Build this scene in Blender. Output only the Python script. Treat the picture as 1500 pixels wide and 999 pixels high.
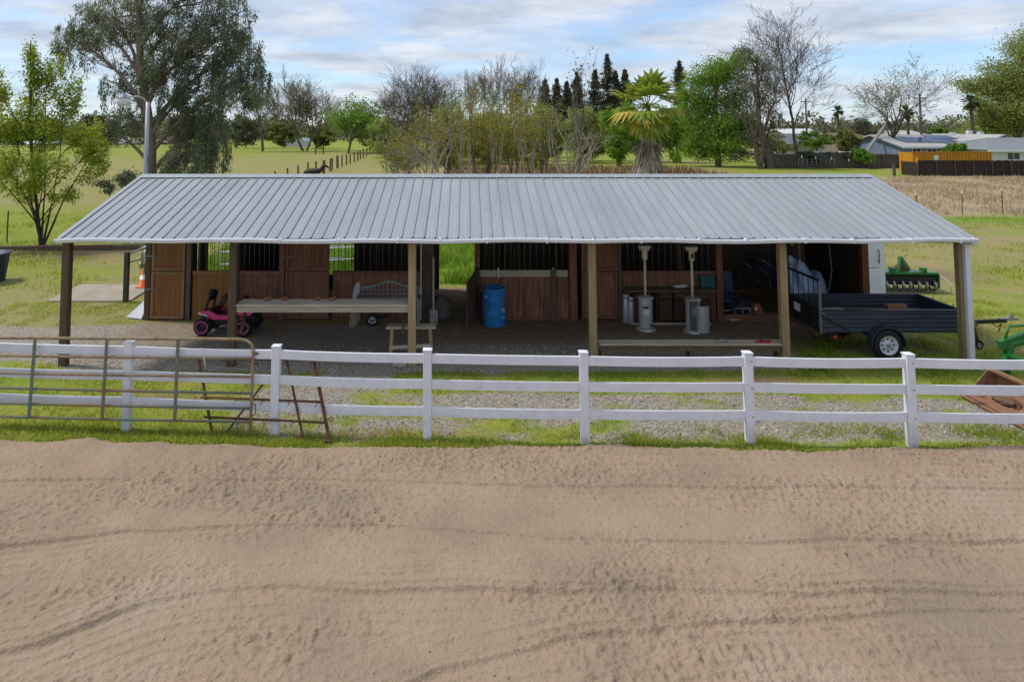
import bpy, math, random
import numpy as np
from mathutils import Vector, Matrix, Euler

# ------------------------------------------------------------------ camera, sky, sun, exposure
SC = bpy.context.scene
for o in list(bpy.data.objects): bpy.data.objects.remove(o)
COL = SC.collection
R = math.radians
F, PX, PY, PITCH, H = 1000.0, 685.0, 120.0, R(4.0), 4.79      # pixel focal length, principal point, camera height
cam = bpy.data.cameras.new('camera'); CAM = bpy.data.objects.new('camera', cam); COL.objects.link(CAM)
CAM.location = (0, 0, H); CAM.rotation_euler = (R(90) + PITCH, 0, 0)
cam.sensor_width = 36; cam.lens = 24; cam.shift_x = (750 - PX) / 1500; cam.shift_y = -(499.5 - PY) / 1500
cam.clip_end = 5000; cam.clip_start = .1
SC.camera = CAM
SUN_DIR = Vector((-.62, .12, 1.0)).normalized()
W = bpy.data.worlds.new('World'); SC.world = W; W.use_nodes = True
def make_sky():
    nt = W.node_tree; N = nt.nodes; L = nt.links; N.clear()
    out = N.new('ShaderNodeOutputWorld'); bg = N.new('ShaderNodeBackground'); bg.inputs['Strength'].default_value = .13
    sky = N.new('ShaderNodeTexSky'); sky.sky_type = 'NISHITA'; sky.sun_disc = False
    sky.sun_elevation = math.asin(SUN_DIR.z); sky.sun_rotation = math.atan2(SUN_DIR.x, SUN_DIR.y)
    sky.air_density = 1.0; sky.dust_density = .3; sky.ozone_density = 3.0
    geo = N.new('ShaderNodeNewGeometry'); sep = N.new('ShaderNodeSeparateXYZ')
    neg = N.new('ShaderNodeVectorMath'); neg.operation = 'SCALE'; neg.inputs[3].default_value = -1
    L.new(geo.outputs['Incoming'], neg.inputs[0]); L.new(neg.outputs[0], sep.inputs[0])
    za = N.new('ShaderNodeMath'); za.operation = 'MAXIMUM'; za.inputs[1].default_value = 0.0; L.new(sep.outputs['Z'], za.inputs[0])
    zb = N.new('ShaderNodeMath'); zb.operation = 'ADD'; zb.inputs[1].default_value = .10; L.new(za.outputs[0], zb.inputs[0])
    dx = N.new('ShaderNodeMath'); dx.operation = 'DIVIDE'; L.new(sep.outputs['X'], dx.inputs[0]); L.new(zb.outputs[0], dx.inputs[1])
    dy = N.new('ShaderNodeMath'); dy.operation = 'DIVIDE'; L.new(sep.outputs['Y'], dy.inputs[0]); L.new(zb.outputs[0], dy.inputs[1])
    cmb = N.new('ShaderNodeCombineXYZ'); L.new(dx.outputs[0], cmb.inputs[0]); L.new(dy.outputs[0], cmb.inputs[1])
    n1 = N.new('ShaderNodeTexNoise'); n1.inputs['Scale'].default_value = .80; n1.inputs['Detail'].default_value = 9; n1.inputs['Roughness'].default_value = .56; n1.inputs['Distortion'].default_value = .35
    L.new(cmb.outputs[0], n1.inputs['Vector'])
    cr = N.new('ShaderNodeValToRGB'); cr.color_ramp.elements[0].position = .36; cr.color_ramp.elements[1].position = .56
    cr.color_ramp.elements[0].color = (.22, .22, .22, 1); cr.color_ramp.elements[1].color = (.93, .93, .93, 1)
    L.new(n1.outputs['Fac'], cr.inputs[0])
    n2 = N.new('ShaderNodeTexNoise'); n2.inputs['Scale'].default_value = 1.5; n2.inputs['Detail'].default_value = 9; n2.inputs['Roughness'].default_value = .62
    L.new(cmb.outputs[0], n2.inputs['Vector'])
    cc = N.new('ShaderNodeMix'); cc.data_type = 'RGBA'; n2r = N.new('ShaderNodeMapRange'); n2r.inputs[1].default_value = .34; n2r.inputs[2].default_value = .66; L.new(n2.outputs['Fac'], n2r.inputs[0]); L.new(n2r.outputs[0], cc.inputs[0])
    cc.inputs[6].default_value = (2.45, 2.8, 3.4, 1); cc.inputs[7].default_value = (4.3, 4.5, 4.8, 1)
    mx = N.new('ShaderNodeMix'); mx.data_type = 'RGBA'
    tint = N.new('ShaderNodeMix'); tint.data_type = 'RGBA'; tint.blend_type = 'MULTIPLY'; tint.inputs[0].default_value = 1; tint.inputs[7].default_value = (.66, .77, .92, 1); L.new(sky.outputs[0], tint.inputs[6])
    L.new(cr.outputs[0], mx.inputs[0]); L.new(tint.outputs[2], mx.inputs[6]); L.new(cc.outputs[2], mx.inputs[7])
    L.new(mx.outputs[2], bg.inputs['Color']); L.new(bg.outputs[0], out.inputs['Surface'])
make_sky()
sl = bpy.data.lights.new('sun', 'SUN'); sl.energy = 1.9; sl.angle = R(9); sl.color = (1, .95, .87)
SUN = bpy.data.objects.new('sun', sl); COL.objects.link(SUN); SUN.rotation_euler = (-SUN_DIR).to_track_quat('-Z', 'Y').to_euler(); SUN.location = (-20, 20, 40)
SC.render.engine = 'CYCLES'; SC.cycles.max_bounces = 12; SC.cycles.diffuse_bounces = 8
SC.view_settings.view_transform = 'Standard'; SC.view_settings.look = 'None'; SC.view_settings.gamma = 1; SC.view_settings.use_curve_mapping = False
SC.view_settings.exposure = 0.60

# ------------------------------------------------------------------ pixel -> world helpers
def ray(x, y):
    dx, dy = (x - PX) / F, -(y - PY) / F
    return Vector((dx, math.cos(PITCH) - dy * math.sin(PITCH), math.sin(PITCH) + dy * math.cos(PITCH)))
def gp(x, y, z=0.0):
    d = ray(x, y); t = (z - H) / d.z; return Vector((d.x * t, d.y * t, z))
def pt(x, y, Y):
    d = ray(x, y); t = Y / d.y; return Vector((d.x * t, Y, H + d.z * t))
def onplane(x, y, P, Nn):
    d = ray(x, y); O = Vector((0, 0, H)); t = (P - O).dot(Nn) / d.dot(Nn); return O + d * t

# ------------------------------------------------------------------ numpy noise
def vnoise(x, y, seed=0):
    xi = np.floor(x).astype(np.int64); yi = np.floor(y).astype(np.int64); xf = x - xi; yf = y - yi
    u = xf * xf * (3 - 2 * xf); v = yf * yf * (3 - 2 * yf)
    def h(a, b):
        n = (a * 374761393 + b * 668265263 + seed * 1274126177) & 0xffffffff
        n = ((n ^ (n >> 13)) * 1274126177) & 0xffffffff
        return ((n ^ (n >> 16)) & 0xffff) / 65535.0
    return (h(xi, yi) * (1 - u) + h(xi + 1, yi) * u) * (1 - v) + (h(xi, yi + 1) * (1 - u) + h(xi + 1, yi + 1) * u) * v
def fbm(x, y, oct=4, seed=0):
    a, s, t = .5, 0, 0
    for i in range(oct):
        s = s + a * vnoise(x * 2 ** i + 17.3 * i, y * 2 ** i - 9.1 * i, seed + i); t += a; a *= .5
    return s / t
def sstep(a, b, x):
    t = np.clip((x - a) / (b - a), 0, 1); return t * t * (3 - 2 * t)

# ------------------------------------------------------------------ materials
MATS = {}
def mat(name, c1, c2=None, scale=8, rough=.8, metal=0, bump=0, stretch=(1, 1, 1), detail=6, island=0, bscale=None, spec=.3, trans=0, c3=None, lo=.35, hi=.68, objrand=0, coat=0):
    if name in MATS: return MATS[name]
    m = bpy.data.materials.new(name); MATS[name] = m; m.use_nodes = True
    nt = m.node_tree; N = nt.nodes; L = nt.links; b = N['Principled BSDF']; out = N['Material Output']
    b.inputs['Roughness'].default_value = rough; b.inputs['Metallic'].default_value = metal; b.inputs['Specular IOR Level'].default_value = spec
    if coat: b.inputs['Coat Weight'].default_value = coat; b.inputs['Coat Roughness'].default_value = .15
    c2 = c2 or tuple(v * .8 for v in c1)
    tc = N.new('ShaderNodeTexCoord'); mp = N.new('ShaderNodeMapping'); mp.inputs['Scale'].default_value = stretch
    L.new(tc.outputs['Object'], mp.inputs[0])
    if objrand:
        oi = N.new('ShaderNodeObjectInfo'); ml = N.new('ShaderNodeMath'); ml.operation = 'MULTIPLY'; ml.inputs[1].default_value = 37
        L.new(oi.outputs['Random'], ml.inputs[0]); L.new(ml.outputs[0], mp.inputs['Location'])
    nz = N.new('ShaderNodeTexNoise'); nz.inputs['Scale'].default_value = scale; nz.inputs['Detail'].default_value = detail; nz.inputs['Roughness'].default_value = .62
    L.new(mp.outputs[0], nz.inputs['Vector'])
    cr = N.new('ShaderNodeValToRGB'); cr.color_ramp.elements[0].position = lo; cr.color_ramp.elements[1].position = hi
    cr.color_ramp.elements[0].color = (*c1, 1); cr.color_ramp.elements[1].color = (*c2, 1)
    if c3:
        e = cr.color_ramp.elements.new((lo + hi) / 2); e.color = (*c3, 1)
    L.new(nz.outputs['Fac'], cr.inputs[0]); col = cr.outputs[0]
    if island or objrand:
        src = N.new('ShaderNodeNewGeometry').outputs['Random Per Island'] if island else oi.outputs['Random']
        amt = island or objrand
        mr = N.new('ShaderNodeMapRange'); mr.inputs[3].default_value = 1 - amt; mr.inputs[4].default_value = 1 + amt; L.new(src, mr.inputs[0])
        mm = N.new('ShaderNodeMix'); mm.data_type = 'RGBA'; mm.blend_type = 'MULTIPLY'; mm.inputs[0].default_value = 1
        L.new(col, mm.inputs[6]); L.new(mr.outputs[0], mm.inputs[7]); col = mm.outputs[2]
    L.new(col, b.inputs['Base Color'])
    if bump:
        n2 = N.new('ShaderNodeTexNoise'); n2.inputs['Scale'].default_value = bscale or scale * 3; n2.inputs['Detail'].default_value = 5
        L.new(mp.outputs[0], n2.inputs['Vector'])
        bp = N.new('ShaderNodeBump'); bp.inputs['Strength'].default_value = bump; bp.inputs['Distance'].default_value = .02
        L.new(n2.outputs['Fac'], bp.inputs['Height']); L.new(bp.outputs[0], b.inputs['Normal'])
    if trans:
        t = N.new('ShaderNodeBsdfTranslucent'); L.new(col, t.inputs['Color'])
        ms = N.new('ShaderNodeMixShader'); ms.inputs[0].default_value = trans
        L.new(b.outputs[0], ms.inputs[1]); L.new(t.outputs[0], ms.inputs[2]); L.new(ms.outputs[0], out.inputs['Surface'])
    return m
def leafmat(name, c1, c2, c3=None, trans=.35):
    """leaf colour varies leaf by leaf"""
    if name in MATS: return MATS[name]
    m = mat(name, c1, c2, scale=.6, rough=.6, island=.42, trans=trans, c3=c3)
    return m
def wood(name, c1, c2, axis='z', c3=None, objrand=.15):
    st = {'x': (.35, 6, 6), 'y': (6, .35, 6), 'z': (6, 6, .35)}[axis]
    return mat(name, c1, c2, scale=4, rough=.85, bump=.35, stretch=st, c3=c3, objrand=objrand, bscale=14)
M = dict(
    white=mat('white_vinyl', (.80, .80, .84), (.72, .73, .77), 3, .42, spec=.4),
    whitemetal=mat('white_painted_metal', (.78, .79, .82), (.66, .67, .70), 2, .4),
    roof=mat('galvanised_roof', (.275, .30, .315), (.36, .385, .40), 1.3, .5, .1, objrand=.05, spec=.35, stretch=(2.2, .3, 1), lo=.25, hi=.75),
    rib=mat('weathered_shaded_rib', (.225, .24, .25), (.285, .30, .31), 2, .55),  # darker rib sides: side shading painted in, plus dirt at the laps
    darktrim=mat('dark_trim', (.06, .06, .065), (.09, .09, .095), 4, .6),
    tan=wood('treated_post', (.42, .305, .165), (.28, .195, .10)),
    oldpost=wood('dark_weathered_post', (.15, .10, .063), (.09, .06, .038)),
    plankx=wood('weathered_plank', (.56, .475, .36), (.37, .30, .22), 'x'),
    ply=wood('orange_plywood', (.34, .155, .05), (.19, .085, .03)),
    plyframe=wood('varnished_frame', (.36, .21, .10), (.22, .125, .058)),
    red=wood('dark_red_stained_board', (.35, .155, .09), (.12, .055, .037)),
    redx=wood('red_stained_rail', (.28, .13, .085), (.16, .078, .052), 'x'),
    dark=wood('old_dark_board', (.17, .125, .095), (.09, .068, .053)),
    bar=mat('grey_steel_bar', (.20, .20, .20), (.12, .115, .11), 9, .5, .5),
    black=mat('black_paint', (.014, .015, .018), (.024, .025, .029), 5, .38, spec=.4),
    navy=mat('dusty_black_trailer_paint', (.02, .028, .045), (.05, .06, .08), 3, .42, stretch=(.4, 1, 5), spec=.45),
    rubber=mat('black_rubber', (.016, .016, .017), (.03, .029, .028), 12, .85, bump=.2),
    steel=mat('bare_steel', (.42, .43, .44), (.3, .3, .31), 6, .36, .85),
    heater=mat('brushed_heater_steel', (.60, .60, .57), (.48, .48, .46), 5, .45, .45, stretch=(1, 1, .2)),
    cream=mat('cream_enamel', (.78, .70, .52), (.66, .58, .42), 6, .5),
    rust=mat('rusty_iron', (.105, .045, .026), (.055, .03, .021), 14, .9, bump=.4, c3=(.15, .07, .04)),
    gate=mat('worn_green_gate', (.115, .155, .13), (.20, .125, .075), 3.2, .75, c3=(.165, .17, .12), bump=.15, lo=.4, hi=.6),
    gaterust=mat('rusted_gate_rail', (.23, .15, .09), (.135, .08, .05), 5, .85, c3=(.28, .22, .14)),
    blue=mat('blue_plastic_barrel', (.022, .20, .52), (.035, .25, .60), 2.4, .42),
    bluewear=mat('worn_label', (.10, .22, .22), (.03, .16, .36), 9, .6),
    pink=mat('pink_plastic', (.80, .075, .24), (.72, .06, .20), 3, .3, coat=.3),
    redp=mat('red_plastic', (.62, .02, .02), (.5, .015, .02), 3, .35),
    green=mat('tractor_green_paint', (.025, .19, .035), (.018, .125, .028), 3, .4, coat=.2),
    bucket=mat('rusty_bucket_steel', (.24, .115, .06), (.13, .06, .036), 4, .8, c3=(.30, .17, .10), bump=.2),
    bench=mat('weathered_teak', (.34, .36, .34), (.23, .24, .23), 9, .85, stretch=(1, 1, 1)),
    orange=mat('cone_orange', (.78, .14, .025), (.7, .11, .02), 4, .5),
    reflect=mat('cone_white_band', (.8, .8, .78), (.7, .7, .7), 4, .4),
    concrete=mat('concrete', (.40, .345, .27), (.31, .265, .205), 1.6, .9, bump=.15, bscale=30),
    block=mat('cinder_block', (.36, .34, .31), (.27, .255, .235), 12, .95, bump=.4),
    tarp=mat('blue_tarp', (.20, .32, .54), (.52, .57, .66), 3, .55, bump=.5, bscale=9),
    barrow=mat('blue_grey_tray', (.05, .07, .12), (.07, .09, .15), 5, .5),
    teal=mat('teal_plastic_bin', (.022, .09, .105), (.03, .11, .125), 5, .45),
    cloth=mat('white_rag', (.7, .7, .68), (.6, .6, .58), 9, .9),
    terracotta=mat('rust_brown_ceramic', (.30, .11, .05), (.2, .07, .035), 9, .8),
    tag=mat('white_plate', (.75, .75, .72), (.62, .62, .6), 9, .5),
    straw=mat('straw', (.36, .25, .12), (.25, .165, .08), 6, .95, island=.35),
    bark=mat('grey_bark', (.16, .125, .095), (.09, .07, .055), 3, .95, bump=.5, stretch=(3, 3, .6)),
    eucbark=mat('peeling_bark', (.27, .215, .165), (.15, .115, .09), 1.6, .9, bump=.3, stretch=(2, 2, .5)),
    palebark=mat('pale_bare_branch', (.36, .31, .255), (.24, .20, .165), 2, .9),
    twig=mat('brown_twig', (.125, .095, .075), (.085, .065, .052), 2, .95),
    stone=mat('pale_stone', (.40, .36, .29), (.3, .265, .21), 8, .95, island=.3),
)

def grime(m, z0, z1, col, amt):
    # mud splashed up from the ground, fading out with height in an uneven line
    nt = m.node_tree; N = nt.nodes; L = nt.links; b = N['Principled BSDF']; src = b.inputs['Base Color'].links[0].from_socket
    tc = N.new('ShaderNodeTexCoord'); sp = N.new('ShaderNodeSeparateXYZ'); L.new(tc.outputs['Object'], sp.inputs[0]); nz = N.new('ShaderNodeTexNoise'); nz.inputs['Scale'].default_value = 7; nz.inputs['Detail'].default_value = 8; L.new(tc.outputs['Object'], nz.inputs['Vector'])
    mr = N.new('ShaderNodeMapRange'); mr.inputs[1].default_value = z0; mr.inputs[2].default_value = z1; mr.inputs[3].default_value = 1; mr.inputs[4].default_value = .16; L.new(sp.outputs['Z'], mr.inputs[0])
    n2 = N.new('ShaderNodeMapRange'); n2.inputs[1].default_value = .38; n2.inputs[2].default_value = .72; L.new(nz.outputs['Fac'], n2.inputs[0])
    mu = N.new('ShaderNodeMath'); mu.operation = 'MULTIPLY'; L.new(mr.outputs[0], mu.inputs[0]); L.new(n2.outputs[0], mu.inputs[1]); m2 = N.new('ShaderNodeMath'); m2.operation = 'MULTIPLY'; m2.inputs[1].default_value = amt; L.new(mu.outputs[0], m2.inputs[0])
    mx = N.new('ShaderNodeMix'); mx.data_type = 'RGBA'; L.new(m2.outputs[0], mx.inputs[0]); L.new(src, mx.inputs[6]); mx.inputs[7].default_value = (*col, 1); L.new(mx.outputs[2], b.inputs['Base Color'])
grime(M['white'], .02, .45, (.34, .27, .19), .75)

# ------------------------------------------------------------------ mesh helpers
def fast_mesh(name, verts, faces, smooth=False):
    verts = np.asarray(verts, dtype=np.float32).reshape(-1, 3); faces = np.asarray(faces, dtype=np.int32); k = faces.shape[1]; n = len(faces)
    me = bpy.data.meshes.new(name); me.vertices.add(len(verts)); me.vertices.foreach_set('co', verts.ravel())
    me.loops.add(n * k); me.loops.foreach_set('vertex_index', faces.ravel())
    me.polygons.add(n); me.polygons.foreach_set('loop_start', np.arange(0, n * k, k, dtype=np.int32))
    if smooth: me.polygons.foreach_set('use_smooth', np.ones(n, dtype=bool))
    me.update(calc_edges=True); return me
def link(name, me, m, parent=None):
    o = bpy.data.objects.new(name, me); COL.objects.link(o)
    if m is not None and len(me.materials) == 0: me.materials.append(m)
    if parent: o.parent = parent
    return o
def tag(o, label=None, cat=None, group=None, kind=None):
    if label: o['label'] = label
    if cat: o['category'] = cat
    if group: o['group'] = group
    if kind: o['kind'] = kind
    return o
def thing(name, label, cat, loc=(0, 0, 0), rz=0, group=None):
    o = bpy.data.objects.new(name, None); COL.objects.link(o); o.location = loc; o.rotation_euler = (0, 0, rz); o.empty_display_size = .2
    return tag(o, label, cat, group)
def copy_tree(o, parent=None):
    c = o.copy(); COL.objects.link(c); c.parent = parent
    for ch in list(o.children): copy_tree(ch, c)
    return c
class MB:
    def __init__(s): s.v = []; s.f = []; s.sm = []
    def add(s, vs, fs, smooth=False):
        b = len(s.v); s.v += [tuple(v) for v in vs]; s.f += [tuple(b + i for i in f) for f in fs]; s.sm += [smooth] * len(fs); return s
    def box(s, c, d, rot=None):
        M3 = Euler(rot).to_matrix() if rot else Matrix.Identity(3); c = Vector(c)
        vs = [c + M3 @ Vector((sx * d[0] / 2, sy * d[1] / 2, sz * d[2] / 2)) for sz in (-1, 1) for sx, sy in ((-1, -1), (1, -1), (1, 1), (-1, 1))]
        return s.add(vs, [(3, 2, 1, 0), (4, 5, 6, 7), (0, 1, 5, 4), (1, 2, 6, 5), (2, 3, 7, 6), (3, 0, 4, 7)])
    def b2(s, lo, hi): return s.box([(a + b) / 2 for a, b in zip(lo, hi)], [abs(b - a) for a, b in zip(lo, hi)])
    def bar(s, p, q, w, h, up=(0, 0, 1)):
        p, q = Vector(p), Vector(q); d = (q - p).normalized(); u = Vector(up)
        if abs(d.dot(u)) > .98: u = Vector((0, 1, 0))
        a = d.cross(u).normalized(); c = a.cross(d)
        vs = [e + a * (sx * w / 2) + c * (sz * h / 2) for e in (p, q) for sx, sz in ((-1, -1), (1, -1), (1, 1), (-1, 1))]
        return s.add(vs, [(0, 1, 2, 3), (7, 6, 5, 4), (0, 4, 5, 1), (1, 5, 6, 2), (2, 6, 7, 3), (3, 7, 4, 0)])
    def tube(s, pts, r, n=8, cap=True):
        pts = [Vector(p) for p in pts]; rs = r if isinstance(r, (list, tuple)) else [r] * len(pts); vs = []; pa = None
        for i, p in enumerate(pts):
            d = (pts[min(i + 1, len(pts) - 1)] - pts[max(i - 1, 0)]).normalized()
            a = d.cross(Vector((0, 0, 1))) if pa is None else pa - d * pa.dot(d)
            if a.length < 1e-3: a = d.cross(Vector((0, 1, 0)))
            a.normalize(); pa = a; c = d.cross(a)
            vs += [p + (a * math.cos(t) + c * math.sin(t)) * rs[i] for t in [2 * math.pi * k / n for k in range(n)]]
        fs = [(i * n + k, i * n + (k + 1) % n, (i + 1) * n + (k + 1) % n, (i + 1) * n + k) for i in range(len(pts) - 1) for k in range(n)]
        s.add(vs, fs, True)
        if cap: b = len(s.v) - len(vs); s.f += [tuple(b + k for k in reversed(range(n))), tuple(b + len(vs) - n + k for k in range(n))]; s.sm += [False, False]
        return s
    def lathe(s, prof, n=28, c=(0, 0, 0), axis='z', smooth=True, cap=True):
        vs = []
        for r, z in prof:
            for k in range(n):
                t = 2 * math.pi * k / n; a, b = r * math.cos(t), r * math.sin(t)
                p = {'z': (a, b, z), 'y': (a, z, b), 'x': (z, a, b)}[axis]; vs.append([p[i] + c[i] for i in range(3)])
        fs = [(i * n + k, i * n + (k + 1) % n, (i + 1) * n + (k + 1) % n, (i + 1) * n + k) for i in range(len(prof) - 1) for k in range(n)]
        b = len(s.v); s.add(vs, fs, smooth)
        if cap and prof[0][0] > 1e-4: s.f.append(tuple(b + k for k in range(n))); s.sm.append(False)
        if cap and prof[-1][0] > 1e-4: s.f.append(tuple(b + len(vs) - n + k for k in range(n))); s.sm.append(False)
        return s
    def prism(s, poly, d0, d1, axis='y'):
        f = {'y': lambda a, b, d: (a, d, b), 'x': lambda a, b, d: (d, a, b), 'z': lambda a, b, d: (a, b, d)}[axis]; n = len(poly)
        vs = [f(a, b, d0) for a, b in poly] + [f(a, b, d1) for a, b in poly]
        return s.add(vs, [tuple(reversed(range(n))), tuple(range(n, 2 * n))] + [(k, (k + 1) % n, n + (k + 1) % n, n + k) for k in range(n)])
    def sheet(s, prof, d0, d1, axis='x', th=0):
        """open profile swept along an axis"""
        f = {'x': lambda a, b, d: (d, a, b), 'y': lambda a, b, d: (a, d, b)}[axis]; n = len(prof)
        return s.add([f(a, b, d0) for a, b in prof] + [f(a, b, d1) for a, b in prof], [(k, k + 1, n + k + 1, n + k) for k in range(n - 1)])
    def build(s, name, m, parent=None, world=False, bevel=0, label=None, sub=0):
        me = bpy.data.meshes.new(name); vs = s.v
        if world and parent is not None:
            L = parent.location; P = parent.parent
            while P is not None: L = L + P.location; P = P.parent
            vs = [(v[0] - L[0], v[1] - L[1], v[2] - L[2]) for v in vs]
        me.from_pydata(vs, [], s.f); me.polygons.foreach_set('use_smooth', s.sm); me.update()
        o = link(name, me, m, parent)
        if bevel: b = o.modifiers.new('bevel', 'BEVEL'); b.width = bevel; b.segments = 1; b.limit_method = 'ANGLE'
        if sub: u = o.modifiers.new('sub', 'SUBSURF'); u.levels = sub; u.render_levels = sub
        if label: o['label'] = label
        return o
def dupe(o, loc, parent=None, rot=None):
    c = o.copy(); COL.objects.link(c); c.parent = parent or o.parent; c.location = loc
    if rot: c.rotation_euler = rot
    return c

# ------------------------------------------------------------------ GROUND
def polyw(pts): return np.array([gp(*p)[:2] for p in pts])
def dist_poly(X, Y, P):
    d = np.full(X.shape, 1e9)
    for a, b in zip(P[:-1], P[1:]):
        ab = b - a; t = np.clip(((X - a[0]) * ab[0] + (Y - a[1]) * ab[1]) / ab.dot(ab), 0, 1)
        d = np.minimum(d, np.hypot(X - a[0] - t * ab[0], Y - a[1] - t * ab[1]))
    return d
def blob(X, Y, px, py, rx, ry):
    c = gp(px, py); return np.exp(-(((X - c.x) / rx) ** 2 + ((Y - c.y) / ry) ** 2))
def edge_y(X):            # far edge of the sand arena, a little wavy
    return 10.62 + .010 * X * (X < 0) * -1 * 3.0 + .08 * np.sin(X * .9) + .10 * (fbm(X * 1.7, X * 0 + 3, 4, 5) - .5) * 2
def masks(X, Y):
    n1 = fbm(X * .55, Y * .8, 4, 11); n2 = fbm(X * 1.6, Y * 2.1, 4, 23); n3 = fbm(X * .09, Y * .06, 4, 31)
    yard = sstep(10.62, 11.0, Y) * (1 - sstep(16.6, 17.2, Y))
    g = yard * .57
    g = g - .75 * sstep(-3.2, -5.0, X) * (1 - sstep(13.4, 14.0, Y)) * (Y > 10.5)
    g = g - .55 * sstep(12.6, 13.0, Y) * (1 - sstep(13.7, 14.2, Y)) * (X > -1.5)
    g = g - .6 * sstep(5.6, 6.6, X) * sstep(12.3, 12.8, Y)
    g = g + 1.2 * sstep(13.8, 14.3, Y) * (1 - sstep(16.9, 17.4, Y)) * sstep(-8.4, -7.6, X) * (1 - sstep(6.6, 7.4, X))
    g = g + .75 * np.exp(-((Y - 16.0 + .12 * (X + 9)) / 1.0) ** 2) * sstep(-14, -10, X) * (1 - sstep(-8, -7, X))
    g = g - .9 * sstep(10.6, 12.0, X) * sstep(13, 14, Y)
    gravel = np.clip(sstep(.30, .62, g + (n1 - .5) * 1.1 + (n2 - .5) * .7), 0, 1) * (Y < 20)
    inb = sstep(-8.2, -7.8, X) * (1 - sstep(9.6, 10.2, X))
    dirt = inb * sstep(15.0, 16.6, Y + (n1 - .5) * 2) * (1 - sstep(20.9, 21.3, Y)) * (.35 + .65 * sstep(-2.5, .5, X))
    dirt = np.maximum(dirt, inb * sstep(17.3, 17.7, Y) * (1 - sstep(20.9, 21.3, Y)))
    for b in ((1372, 404, 1.5, 1.1), (80, 372, 4.0, 1.2), (190, 368, 2.0, 1.0), (560, 640, 1.3, .25), (250, 585, .9, .25), (1120, 560, .8, .3)):
        dirt = np.maximum(dirt, np.clip(blob(X, Y, *b) * 1.5 * (.3 + n2), 0, 1) * .85)
    weed = sstep(37.5, 40, Y + (n1 - .5) * 3) * (1 - sstep(66, 72, Y)) * sstep(14.5, 18, X)
    dry = np.clip(sstep(.42, .68, n3 + .35 * (n1 - .5)) * .8, 0, 1) * (Y > 15)
    dry = np.maximum(dry, sstep(40, 46, Y) * (1 - sstep(95, 120, Y)) * (X < 16) * (.45 + .5 * n1))
    dry = np.maximum(dry, .75 * sstep(60, 66, Y) * (1 - sstep(85, 92, Y)) * (X > -8) * (X < 30))
    dry = dry * (1 - .8 * sstep(120, 150, Y))
    dry = dry + .35 * (X > 10.5) * (Y > 15) * (Y < 36) * sstep(.4, .6, n1)
    lush = sstep(21.2, 21.8, Y) * (1 - sstep(31, 36, Y)) * sstep(-9, -7, X) * (1 - sstep(9, 11, X))
    lush = np.maximum(lush, np.exp(-((Y - 37) / 1.2) ** 2) * (X > 13))
    dry = dry * (1 - lush)
    return dict(gravel=gravel, dirt=np.clip(dirt, 0, 1), dry=np.clip(dry, 0, 1), lush=np.clip(lush, 0, 1), weed=np.clip(weed, 0, 1))
def axis_pts(lo, hi, step, far_lo, far_hi, k=1.18):
    a = list(np.arange(lo, hi + 1e-6, step)); s, x = step, hi
    while x < far_hi: s *= k; x += s; a.append(x)
    s, x = step, lo; b = []
    while x > far_lo: s *= k; x -= s; b.append(x)
    return np.array(b[::-1] + a)
def grid(name, xs, ys, zf, m, attrs=None):
    X, Y = np.meshgrid(xs, ys); Z = zf(X, Y); nx, ny = len(xs), len(ys)
    i = np.arange(ny - 1)[:, None] * nx + np.arange(nx - 1)[None, :]
    fs = np.stack([i, i + 1, i + nx + 1, i + nx], -1).reshape(-1, 4)
    me = fast_mesh(name, np.stack([X, Y, Z], -1), fs, True)
    if attrs:
        for k, v in attrs(X, Y).items():
            a = me.attributes.new(k, 'FLOAT', 'POINT'); a.data.foreach_set('value', np.asarray(v, dtype=np.float32).ravel())
    return link(name, me, m)
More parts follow.
